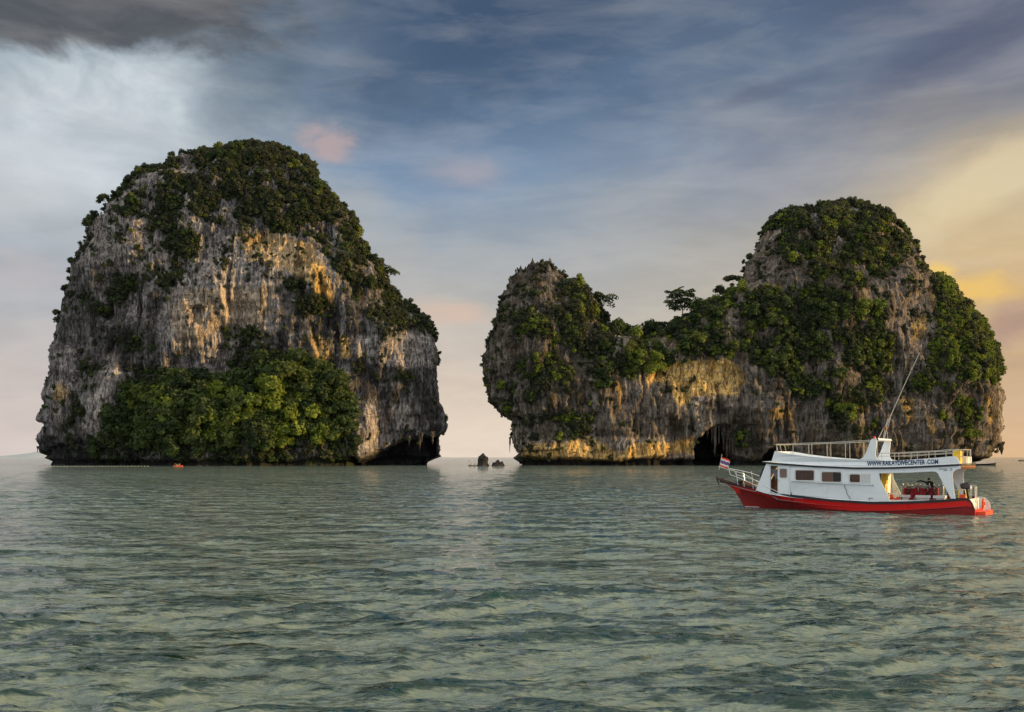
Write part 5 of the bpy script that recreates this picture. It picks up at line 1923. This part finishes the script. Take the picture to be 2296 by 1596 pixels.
for z in (0.45, 0.72, 1.0):
    g.tube([(0.13, 0.35, z), (0.13, 0.85, z)], 0.02, 6)
g.build('boarding_ladder', M_steel, boat, True)
g = MB()
g.tube([(-0.15, -0.35, 0.2), (-0.13, -0.35, 0.93), (0.0, -0.35, 0.99), (0.30, -0.35, 0.98)], 0.022, 8)
g.tube([(-0.15, -0.85, 0.2), (-0.13, -0.85, 0.93), (0.0, -0.85, 0.99), (0.30, -0.85, 0.98)], 0.022, 8)
g.tube([(-0.13, -0.35, 0.9), (-0.13, -0.85, 0.9)], 0.02, 6)
g.build('platform_rail', M_rail, boat, True)
g = MB()
g.tube([(0.95, 1.3, 0.9), (0.95, 1.3, 1.42), (0.90, 1.28, 1.46), (0.60, 1.28, 1.46), (0.52, 1.28, 0.9)], 0.026, 8)
g.build('stern_handrail', M_yellow, boat, True)
g = MB()
g.box(0.60, 0.92, 1.05, 1.22, 0.62, 1.18)
g.build('fuel_locker', M_orange, boat, bevel=0.03)

# seats and rack on the aft deck
for (a, b) in ((4.05, 4.75), (2.85, 3.75), (2.0, 2.72)):
    g = MB()
    g.box(a, b, -0.75, -0.30, 0.86, 1.04)
    be = g.build('bench', M_white, boat, bevel=0.03)
    g = MB()
    g.box(a + 0.08, b - 0.08, -0.68, -0.40, 0.40, 0.855)
    g.build('bench_base', M_whitein, be)
g = MB()
g.box(1.9, 4.85, -1.15, -0.78, 0.45, 1.02)
rk = g.build('tank_rack', M_white, boat)
g = MB()
g.tube([(1.55, -0.72, 1.42), (2.6, -0.72, 1.42), (4.72, -0.72, 1.42), (4.95, -0.70, 1.38), (5.15, -0.4, 1.1)], 0.018, 6)
g.build('rack_rail', M_steel, rk, True)
g = MB()
g.tube([(5.35, 1.5, 0.66), (5.34, 1.5, 0.85), (5.1, 1.5, 1.02), (4.9, 1.45, 1.12), (4.4, 1.4, 1.14)], 0.02, 6)
g.build('entry_handrail', M_steel, boat, True)
g = MB()
g.box(1.25, 4.85, 1.30, 1.36, 0.56, 0.78)
g.build('deck_coaming', M_white, boat)

# radio mast and whip antenna on the arch
g = MB()
for (a, b) in (((5.86, 0.16, 4.55), (5.52, 0.02, 5.28)), ((5.62, -0.16, 4.56), (5.48, 0.0, 5.28)), ((5.50, 0.12, 4.56), (5.36, 0.02, 5.28))):
    g.tube([a, b], 0.022, 6)
g.tube([(5.50, 0, 5.2), (5.30, 0, 5.82)], 0.028, 6)
g.tube([(5.36, 0.0, 5.0), (5.30, 0.05, 4.56)], 0.010, 5)
g.build('mast_tripod', M_rail, boat, True)
g = MB()
g.box(5.36, 5.52, -0.09, 0.09, 5.12, 5.32)
g.build('antenna_mount', M_wood, boat, bevel=0.02)
g = MB()
g.tube([(5.42, 0, 5.30), (4.9, 0, 6.55), (4.2, 0, 8.15), (3.42, 0, 9.84)], 0.036, 6, 0.020)
an = g.build('antenna', M_rail, boat, True)
g = MB()
for t_ in (0.25, 0.49, 0.75):
    x, z = 5.42 - 2.0 * t_, 5.30 + 4.54 * t_
    g.tube([(x, 0, z), (x - 0.03, 0, z + 0.07)], 0.028, 6)
g.build('antenna_joint', M_black, an, True)
g = MB()
g.tube([(5.30, 0.10, 5.22), (5.12, 0.10, 5.84)], 0.016, 6)
g.build('short_antenna', M_rail, boat, True)
g = MB()
g.lathe([(0.0, 4.70), (0.06, 4.68), (0.08, 4.58), (0.08, 4.55)], 5.9, 0.9, 12)
g.build('navigation_light', M_red, boat, True)

# ------------------------------------------------------------------ things on the boat
BM = Matrix.Translation((ORX, ORY, 0)) @ Matrix.Rotation(BOAT_RZ, 4, 'Z')


def on_boat(x, y, z):
    return tuple(BM @ Vector((x, y, z)))


# flag on the bow rail
fl = empty('flag', on_boat(16.52, 0, 2.62), BOAT_RZ, label='red, white and blue striped flag flying from a short staff on the bow rail', cat='flag')
g = MB()
g.tube([(0.02, 0, -0.1), (-0.20, 0, 0.98)], 0.016, 6)
g.build('staff', M_rail, fl, True)
g = MB()
rows_m = [0, 1, 2, 2, 1, 0]
nu = 14
for k in range(6):
    g.k = rows_m[k]
    g.grid([[(-0.03 - 0.135 * zz - 0.66 * i / nu + 0.02 * math.sin(zz * 9), 0.06 * math.sin(i * 0.95 + zz * 2) * (i / nu), 0.16 + 0.62 * zz - 0.21 * (i / nu) ** 1.2 + 0.02 * math.sin(i * 1.3))
             for zz in (k / 6, (k + 0.5) / 6, (k + 1) / 6)] for i in range(nu + 1)])
g.build('cloth', [M_flagr, M_flagw, M_flagb], fl, True)

# anchor on the bow roller
an_ = empty('anchor', on_boat(16.62, 0, 1.95), BOAT_RZ, label='dark two-fluked anchor hanging from the tip of the bow platform', cat='anchor')
g = MB()
g.tube([(-0.5, 0, 0.02), (0.05, 0, -0.06), (0.10, 0, -0.12)], 0.03, 6)
g.build('shank', M_black, an_, True)
g = MB()
for q in (-1, 1):
    g.tube([(0.06, 0, -0.05), (-0.08 + 0.02, q * 0.10, -0.32), (-0.20 + 0.02, q * 0.16, -0.58)], 0.05, 6, 0.012)
g.tube([(0.02, 0, 0.0), (0.14, 0, 0.03)], 0.03, 6)
g.build('fluke', M_black, an_, True)

# scuba tanks
tk = empty('scuba_tank', (0, 0, 0), 0, cat='scuba tank', group='scuba tanks in the rack on the aft deck')
g = MB()
g.lathe([(0.0, 0.0), (0.085, 0.0), (0.095, 0.03), (0.095, 0.50), (0.085, 0.56), (0.055, 0.61), (0.03, 0.63)], n=14)
g.build('cylinder', M_tank, tk, True)
g = MB()
g.lathe([(0.03, 0.63), (0.025, 0.70), (0.0, 0.71)], n=8)
g.tube([(-0.06, 0, 0.67), (0.06, 0, 0.67)], 0.018, 6)
g.build('valve', M_chrome, tk, True)
txs = [4.61, 4.33, 4.07, 3.81, 3.55, 3.33, 3.04, 2.76, 2.50, 2.28]
tl = ['grey scuba tank at the forward end of the rack, nearest the cabin', 'second grey scuba tank from the cabin end of the rack', 'third grey scuba tank from the cabin end of the rack', 'grey scuba tank standing over the left end of the red vests',
      'grey scuba tank in the middle of the rack under the leaning arm', 'grey scuba tank just left of the dark-haired person', 'grey scuba tank right in front of the dark-haired person',
      'grey scuba tank just right of the dark-haired person', 'grey scuba tank second from the stern end of the rack', 'grey scuba tank at the stern end of the rack']
for i, x in enumerate(txs):
    o = tk if i == 0 else copy_tree(tk)
    o.location = on_boat(x, -0.95, 1.02)
    o.rotation_euler = (0, 0, BOAT_RZ + 0.3 * i)
    o.scale = (1, 1, 1.0 + 0.06 * math.sin(i * 2.3))
    o['label'] = tl[i]


# buoyancy vests hung over the rack rail
def vest(name, x, y, z, w_, hh, label, grp, seed, m1, m2):
    rt = empty(name, on_boat(x, y, z), BOAT_RZ, label=label, cat='vest', group=grp)
    rs = random.Random(seed)
    for q, mm in ((-1, m1), (1, m1)):
        g = MB()
        rows = []
        for i in range(8):
            t_ = i / 7
            ww = w_ * (0.34 + 0.16 * math.sin(math.pi * t_)) * rs.uniform(0.9, 1.1)
            cx_ = q * w_ * 0.26 + rs.uniform(-.02, .02)
            ring = []
            for k in range(8):
                a = 2 * math.pi * k / 8
                ring.append((cx_ + ww * 0.5 * math.cos(a), 0.09 * math.sin(a) * rs.uniform(0.8, 1.2), -hh * t_ + 0.03))
            rows.append(ring)
        g.grid(rows, True)
        g.build('side_panel', mm, rt, True)
    g = MB()
    g.tube([(-w_ * 0.3, 0.08, 0.0), (-w_ * 0.1, 0.13, -hh * 0.45), (w_ * 0.2, 0.12, -hh * 0.55), (w_ * 0.42, 0.08, -hh * 0.9)], 0.035, 6)
    g.tube([(w_ * 0.3, 0.09, 0.02), (w_ * 0.05, 0.14, -hh * 0.5), (-w_ * 0.2, 0.1, -hh * 1.05)], 0.03, 6)
    g.tube([(-w_ * 0.2, 0.0, 0.04), (0, 0, 0.14), (w_ * 0.2, 0, 0.04)], 0.03, 6)
    g.build('strap', m2, rt, True)


vg_ = 'red vests hung over the rack rail'
vest('buoyancy_vest', 4.20, -0.55, 1.42, 0.62, 0.80, 'dark red buoyancy vest at the cabin end of the rack rail, hanging lowest', vg_, 1, M_vest, M_vestd)
vest('buoyancy_vest', 3.62, -0.52, 1.44, 0.62, 0.52, 'dark red buoyancy vest slung in the middle of the rack rail', vg_, 2, M_vest, M_vest)
vest('buoyancy_vest', 3.05, -0.55, 1.42, 0.60, 0.60, 'red and black buoyancy vest below the dark-haired person', vg_, 3, M_vest, M_vestd)
vest('buoyancy_vest', 2.66, -0.50, 1.46, 0.50, 0.72, 'bright dark-red buoyancy vest towards the stern end of the rack rail', vg_, 4, M_vest, M_vestd)
vest('wetsuit', 1.72, -0.10, 1.50, 0.26, 0.72, 'black and purple wetsuit jacket hanging by the stern post', None, 5, M_vestd, M_vest)
# life jackets in a heap against the bulkhead
for i, (x, y, z, rx, lab) in enumerate(((4.98, 0.95, 0.86, 0.2, 'orange life jacket leaning on the slanted door jamb, uppermost of the heap'),
                                        (4.78, 0.85, 0.62, 0.9, 'orange life jacket at the bottom of the heap beside the cabin'),
                                        (4.52, 0.75, 0.66, -0.7, 'orange life jacket at the stern side of the heap, tipped over'))):
    rt = empty('life_jacket', on_boat(x, y, z), BOAT_RZ, label=lab, cat='life jacket', group='orange life jackets heaped by the cabin')
    rt.rotation_euler = (0.25, rx, BOAT_RZ)
    g = MB()
    for q in (-1, 1):
        g.box(q * 0.13 - 0.11, q * 0.13 + 0.11, -0.06, 0.06, -0.22, 0.22)
    g.build('foam_panel', M_life, rt, bevel=0.04)
    g = MB()
    g.box(-0.25, 0.25, -0.07, 0.07, -0.06, -0.02)
    g.tube([(-0.1, 0, 0.2), (0, 0.05, 0.32), (0.1, 0, 0.2)], 0.04, 6)
    g.build('strap', M_vestd, rt)

# lifebuoy on the platform rail
lb = empty('lifebuoy', on_boat(-0.10, -0.60, 0.58), BOAT_RZ, label='round orange lifebuoy tied upright to the rail of the swim platform', cat='lifebuoy')
g = MB()
g.tube([(0.0, 0.26 * math.cos(2 * math.pi * k / 24), 0.26 * math.sin(2 * math.pi * k / 24)) for k in range(24)], 0.07, 10, closed=True)
g.build('ring', M_life, lb, True)
g = MB()
for k in range(4):
    a = math.pi / 4 + k * math.pi / 2
    g.tube([(0, 0.25 * math.cos(a - .12), 0.25 * math.sin(a - .12)), (0, 0.25 * math.cos(a + .12), 0.25 * math.sin(a + .12))], 0.075, 10)
g.build('band', M_flagw, lb, True)

# outboard motor stowed on the stern rail
ob_ = empty('outboard_motor', on_boat(0.72, 0.1, 0.95), BOAT_RZ, label='black and maroon outboard motor clamped on the stern rail', cat='outboard motor')
g = MB()
rows = []
for (z, w_, d_, x) in ((0.52, 0.20, 0.12, 0.02), (0.56, 0.30, 0.17, 0.03), (0.72, 0.31, 0.18, 0.06), (0.84, 0.28, 0.16, 0.08), (0.89, 0.16, 0.09, 0.08)):
    rows.append([(x + w_ * math.cos(2 * math.pi * k / 12), d_ * math.sin(2 * math.pi * k / 12), z) for k in range(12)])
g.grid(rows, True)
g.f.append([len(g.v) - 12 + k for k in range(12)])
g.m.append(0)
g.build('cowl', M_engine, ob_, True)
g = MB()
g.tube([(-0.02, 0, 0.54), (-0.08, 0, 0.1), (-0.10, 0, -0.2)], 0.085, 8, 0.05)
g.box(-0.30, 0.06, -0.10, 0.10, -0.05, -0.01)
g.build('leg', M_black, ob_)
g = MB()
g.box(0.0, 0.16, -0.12, 0.12, 0.2, 0.46)
g.tube([(-0.15, 0, 0.42), (-0.35, 0.05, 0.47)], 0.03, 6)
g.build('clamp', M_black, ob_)
g = MB()
g.box(0.36, 0.375, -0.03, 0.1, 0.66, 0.74)
g.build('badge', M_flagw, ob_)


# ------------------------------------------------------------------ people
def skinned(name, pts, edges, radii, material, parent=None, levels=1):
    me = bpy.data.meshes.new(name)
    me.from_pydata([tuple(p) for p in pts], edges, [])
    me.materials.append(material)
    o = bpy.data.objects.new(name, me)
    col.objects.link(o)
    if parent:
        o.parent = parent
    sk = o.modifiers.new('skin', 'SKIN')
    sk.use_smooth_shade = True
    for i, r_ in enumerate(radii):
        r2 = r_ if isinstance(r_, tuple) else (r_, r_)
        me.skin_vertices[0].data[i].radius = r2
    me.skin_vertices[0].data[0].use_root = True
    ss = o.modifiers.new('sub', 'SUBSURF')
    ss.levels = levels
    ss.render_levels = levels
    return o


# person in dark clothes, bent over the far side of the rack, one arm along the rail
pd = empty('person', on_boat(3.0, -1.30, 0.50), BOAT_RZ, label='dark-haired person in dark clothes bending behind the scuba tanks, one arm stretched towards the cabin', cat='person')
P_ = [(0.0, 0.0, 0.85), (0.02, 0.04, 1.02), (0.06, 0.08, 1.18), (0.10, 0.10, 1.32), (0.12, 0.14, 1.42),
      (0.28, 0.08, 1.30), (0.62, 0.05, 1.42), (0.86, 0.08, 1.34), (-0.08, 0.10, 1.30), (-0.12, 0.22, 1.02), (-0.05, 0.34, 0.82),
      (0.10, 0.0, 0.80), (0.12, 0.02, 0.45), (0.12, -0.02, 0.05), (-0.10, 0.0, 0.80), (-0.12, 0.02, 0.45), (-0.12, -0.02, 0.05)]
E_ = [(0, 1), (1, 2), (2, 3), (3, 4), (3, 5), (5, 6), (6, 7), (3, 8), (8, 9), (9, 10), (0, 11), (11, 12), (12, 13), (0, 14), (14, 15), (15, 16)]
skinned('body', P_, E_, [0.15, 0.15, 0.17, 0.13, 0.06, 0.065, 0.05, 0.035, 0.065, 0.05, 0.035, 0.09, 0.065, 0.045, 0.09, 0.065, 0.045], M_vestd, pd)
skinned('head', [(0.12, 0.15, 1.46), (0.11, 0.19, 1.54), (0.10, 0.20, 1.62)], [(0, 1), (1, 2)], [0.07, 0.105, 0.09], M_hair, pd)
skinned('hand', [(0.84, 0.08, 1.345), (0.90, 0.09, 1.31), (0.95, 0.10, 1.27)], [(0, 1), (1, 2)], [0.033, 0.04, 0.02], M_skin, pd)


# ------------------------------------------------------------------ kayaks and the boats farther off
def world_pt(px, py_water, D=None):
    """sea-level point on a bearing"""
    D = D if D else EYE * F_ / (py_water - HY)
    return ((px - CX) / F_ * D, D, 0.0)


def kayak(name, px, D, length, rz, mhull, mtop, label, people, cat='kayak'):
    root = empty(name, world_pt(px, 0, D), rz, label=label, cat=cat)
    rows = []
    for i in range(13):
        t_ = i / 12 * 2 - 1
        b = 0.40 * (1 - abs(t_) ** 2.4) + 0.02
        zt = 0.22 + 0.16 * t_ * t_
        rows.append([(t_ * length / 2, b * math.cos(a), (0.08 if math.sin(a) < 0 else 0) + (zt * max(0, math.sin(a)) ** 0.5 if math.sin(a) > 0 else -0.16)) for a in [2 * math.pi * k / 12 for k in range(12)]])
    g = MB()
    g.grid(rows, True)
    g.build('hull', mhull, root, True)
    g = MB()
    for x in (-0.55, 0.45):
        g.box(x - 0.25, x + 0.2, -0.22, 0.22, 0.2, 0.27)
    g.build('seat', mtop, root)
    for (x, lab, mv, lean) in people:
        q = root.matrix_basis if False else Matrix.Translation(root.location) @ Matrix.Rotation(rz, 4, 'Z')
        ps = empty('person', tuple(q @ Vector((x, 0, 0.25))), rz, label=lab, cat='person')
        P2 = [(0, 0, 0.08), (lean * 0.3, 0, 0.30), (lean * 0.6, 0, 0.48), (lean * 0.7, 0, 0.60), (lean * 0.75, 0, 0.72), (lean * 0.75 + 0.01, 0, 0.80),
              (0.1, 0.20, 0.42), (0.34, 0.22, 0.40), (0.1, -0.20, 0.42), (0.34, -0.22, 0.44), (0.40, 0.12, 0.12), (0.72, 0.12, 0.06), (0.40, -0.12, 0.12), (0.72, -0.12, 0.06)]
        E2 = [(0, 1), (1, 2), (2, 3), (3, 4), (4, 5), (2, 6), (6, 7), (2, 8), (8, 9), (0, 10), (10, 11), (0, 12), (12, 13)]
        skinned('body', P2, E2, [0.13, 0.14, 0.13, 0.05, 0.09, 0.08, 0.05, 0.035, 0.05, 0.035, 0.08, 0.05, 0.08, 0.05], M_skin, ps)
        skinned('life_vest', [(0.0, 0, 0.16), (lean * 0.35, 0, 0.34), (lean * 0.6, 0, 0.50)], [(0, 1), (1, 2)], [0.17, 0.19, 0.15], mv, ps)
        g = MB()
        g.lathe([(0.098, 0.72), (0.105, 0.80), (0.07, 0.88), (0.0, 0.90)], lean * 0.75 - 0.01, 0, 10)
        g.build('hair', M_hair, ps, True)
        pa = empty('paddle', tuple(q @ Vector((x + 0.36, 0, 0.66))), rz, label='paddle held by the ' + ('front' if x > 0 else 'rear') + ' rower of the ' + label.split(' two')[0].split(' with')[0], cat='paddle')
        g = MB()
        g.tube([(0, -0.95, -0.20 if x > 0 else 0.25), (0, 0.95, 0.25 if x > 0 else -0.20)], 0.016, 6)
        g.build('shaft', M_rail, pa)
        for q2, zz in ((-1, -0.24 if x > 0 else 0.28), (1, 0.28 if x > 0 else -0.24)):
            g = MB()
            g.box(-0.01, 0.01, q2 * 1.1 - 0.17, q2 * 1.1 + 0.17, zz - 0.08, zz + 0.08)
            g.build('blade', M_yellow, pa)
    return root


kayak('kayak', 399.5, 366, 3.7, R(176), M_orange, M_yellow, 'orange and red kayak two people are paddling along the foot of the left island',
      [(-0.55, 'person in an orange life vest in the rear seat of the orange kayak', M_life, 0.05), (0.45, 'person in a yellow-orange life vest in the front seat of the orange kayak', M_yellow, -0.05)])
kayak('kayak', 1060, 384, 3.4, R(182), M_darkhull, M_darkhull, 'dark low kayak with two rowers left of the small sea rock',
      [(-0.75, 'rower in dark clothes at the rock end of the dark kayak', M_vestd, 0.1), (0.75, 'rower in dark clothes at the far end of the dark kayak', M_vestd, -0.1)])

# floats on the line off the left island
g = MB()
g.tube([(-0.13, 0, 0.03), (0.13, 0, 0.03)], 0.065, 8)
bx0 = world_pt(97, 0, 362)
bx1 = world_pt(330, 0, 372)
fb = g.build('float', M_flagw, None, True)
tag(fb, 'small white float in the line strung off the left island\'s foot', 'float', 'white floats strung off the left island')
for i in range(34):
    o = fb if i == 0 else fb.copy()
    if i:
        col.objects.link(o)
    t_ = i / 33
    o['label'] = '%s small white float from the left end of the line off the left island' % ORD[i]
    o.location = (bx0[0] + (bx1[0] - bx0[0]) * t_, bx0[1] + (bx1[1] - bx0[1]) * t_ + 1.5 * math.sin(t_ * 7), 0.03 + 0.02 * math.sin(i * 2.1))
    o.rotation_euler = (0, 0, 0.1 * math.sin(i))
g = MB()
g.tube([(bx0[0] + (bx1[0] - bx0[0]) * t_, bx0[1] + (bx1[1] - bx0[1]) * t_ + 1.5 * math.sin(t_ * 7), 0.02) for t_ in [k / 40 for k in range(41)]], 0.012, 5)
o = g.build('float_rope', M_rope)
tag(o, 'pale rope on which the white floats are strung at the left island', 'rope')


# sea rocks between the islands
def sea_rock(px, D, w_, hh, seed, label, prof):
    n, m_ = 46, 30
    rows = []
    th = np.linspace(0, 2 * np.pi, n, endpoint=False)
    T, Vv = np.meshgrid(th, np.linspace(0, 1, m_))
    rad = np.interp(Vv, [p[0] for p in prof], [p[1] for p in prof]) * w_ / 2
    Xx, Yy, Zz = rad * np.cos(T), rad * np.sin(T) * 0.8, -0.8 + Vv * (hh + 0.8)
    d = 1 + 0.26 * fbm(np.cos(T) * 1.6, np.sin(T) * 1.6, Zz * 0.5, 4, seed)
    Xx, Yy = Xx * d, Yy * d
    Zz = Zz + (Vv > 0.6) * 0.9 * fbm(Xx * 0.9, Yy * 0.9, 0 * Zz, 3, seed + 5)
    v = np.stack([Xx, Yy, Zz], -1).reshape(-1, 3)
    v = np.concatenate([v, [[0, 0, Zz[-1].mean()]]])
    i0 = np.arange(m_ - 1)[:, None] * n
    j = np.arange(n)[None, :]
    f = np.stack([i0 + j, i0 + (j + 1) % n, i0 + n + (j + 1) % n, i0 + n + j], -1).reshape(-1, 4)
    me = np_mesh('sea_rock', v, f, True)
    me.materials.append(M_rock)
    set_attr(me, 'zone', np.tile([[0.0, 0.0, 0.85, 1.0]], (len(v), 1)))
    set_attr(me, 'moss', np.full(len(v), 0.1))
    o_ = bpy.data.objects.new('sea_rock', me)
    col.objects.link(o_)
    o_.location = world_pt(px, 0, D)
    tag(o_, label, 'rock')
    return o_


sea_rock(1083, 386, 4.9, 4.7, 3, 'tall dark jagged sea rock standing between the two islands', [(0, 1.0), (0.15, 0.98), (0.3, 0.85), (0.6, 0.82), (0.8, 0.6), (0.93, 0.34), (1, 0.05)])
sea_rock(1117, 386, 5.4, 1.75, 8, 'low dark sea rock in the gap, beside the right island', [(0, 1.0), (0.3, 0.95), (0.6, 0.85), (0.85, 0.55), (1, 0.1)])

# outrigger boat drawn up under the right end of the right island
ox, oy, _ = world_pt(2205, 0, 420)
ot = empty('outrigger_boat', (ox, oy, 0), R(-8), label='dark low outrigger boat with pale poles moored under the right island\'s right end', cat='boat')
rows = []
for i in range(15):
    t_ = i / 14 * 2 - 1
    b = 0.75 * (1 - abs(t_) ** 2.6) + 0.04
    zt = 0.62 + 0.55 * max(0, t_) ** 2 + 0.12 * t_ * t_
    rows.append([(t_ * 5.0, -b, zt), (t_ * 4.9, -b * 0.8, 0.15), (t_ * 4.7, 0, -0.3), (t_ * 4.9, b * 0.8, 0.15), (t_ * 5.0, b, zt)])
g = MB()
g.grid(rows)
g.build('hull', M_darkhull, ot, True)
g = MB()
g.grid([[(r_[0][0] * 0.97, r_[0][1] * 0.9, r_[0][2] - 0.15), (r_[4][0] * 0.97, r_[4][1] * 0.9, r_[4][2] - 0.15)] for r_ in rows])
g.build('deck', M_dwood, ot)
for pts in ([(-4.8, -1.3, 0.9), (-1.5, -1.3, 1.15), (1.3, -1.3, 1.5), (4.4, -1.3, 1.25)], [(-4.6, -0.9, 1.3), (-1.4, -0.9, 1.35), (0.9, -0.8, 2.15), (3.8, -0.6, 1.85)], [(-1.5, -1.3, 1.15), (0.2, -1.2, 1.45), (1.5, -1.1, 1.4)],
            [(-4.6, -1.6, 0.55), (1.0, -1.6, 0.75), (4.2, -1.5, 1.05)]):
    g = MB()
    g.tube(pts, 0.07, 6)
    g.build('pole', M_flagw, ot, True)
g = MB()
g.grid([[(-0.3, -0.7, 1.45), (-0.3, 0.9, 1.45)], [(0.9, -0.8, 2.12), (0.9, 0.9, 2.12)], [(3.8, -0.6, 1.82), (3.8, 0.8, 1.82)]])
g.build('canopy', M_tan, ot)

# small craft towards the horizon
def far_boat(px, D, L, label, m_, name='small_boat', people=0, cabin=True):
    rt = empty(name, world_pt(px, 0, D), R(180), label=label, cat='boat')
    g = MB()
    rows = []
    for i in range(9):
        t_ = i / 8 * 2 - 1
        b = L * 0.13 * (1 - max(0, t_) ** 2.2) + 0.02
        zt = L * 0.10 + L * 0.05 * max(0, t_) ** 2
        rows.append([(t_ * L / 2, -b, zt), (t_ * L / 2 * 0.95, -b * 0.7, -0.1), (t_ * L / 2 * 0.95, b * 0.7, -0.1), (t_ * L / 2, b, zt)])
    g.grid(rows, True)
    g.build('hull', m_, rt, True)
    if cabin:
        g = MB()
        g.box(-L * 0.15, L * 0.12, -L * 0.08, L * 0.08, L * 0.09, L * 0.22)
        g.build('cabin', m_, rt, bevel=0.05)
    for k in range(people):
        x = -L * 0.28 + k * L * 0.30
        p = Matrix.Translation(rt.location) @ Matrix.Rotation(R(180), 4, 'Z') @ Vector((x, 0, L * 0.06))
        ps = empty('person', tuple(p), 0, label='%s figure in the dark boat at the right edge of the horizon' % ('hunched' if k == 0 else 'upright'), cat='person')
        skinned('body', [(0, 0, 0.1), (0, 0, 0.5), (0, 0, 0.85), (0.02, 0, 1.0), (0.02, 0, 1.2), (0.25, 0, 0.6)], [(0, 1), (1, 2), (2, 3), (3, 4), (2, 5)], [0.22, 0.2, 0.18, 0.07, 0.12, 0.06], M_vestd, ps)
    return rt


far_boat(2291, 860, 6.0, 'small dark open boat with two people near the right edge of the horizon', M_darkhull, people=2, cabin=False)
far_boat(1064, 2000, 10.0, 'tiny white boat close to the horizon, left of the tall sea rock', M_flagw)
far_boat(1058, 900, 5.0, 'small white boat a little below the horizon in the gap between the islands', M_flagw)

# faint hills beyond the left island
rows = []
for i in range(60):
    x = -4700 + i * 70
    hz = 55 + 45 * float(pn(np.array([x / 620.0]), np.array([0.3]), np.array([0.0]), 3)[0]) + 25 * float(pn(np.array([x / 190.0]), np.array([1.3]), np.array([0.0]), 5)[0])
    hz *= min(1, i / 6, (59 - i) / 12)
    rows.append([(x, 8800, -2), (x, 9000, hz * 0.7), (x, 9200, hz), (x, 9500, hz * 0.6), (x, 9800, -2)])
g = MB()
g.grid(rows)
M_hill = mat('hill_haze_blue', (0.34, 0.37, 0.40), 0.95)  # pale blue of distant haze painted into the hill colour
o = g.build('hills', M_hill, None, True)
tag(o, kind='structure')
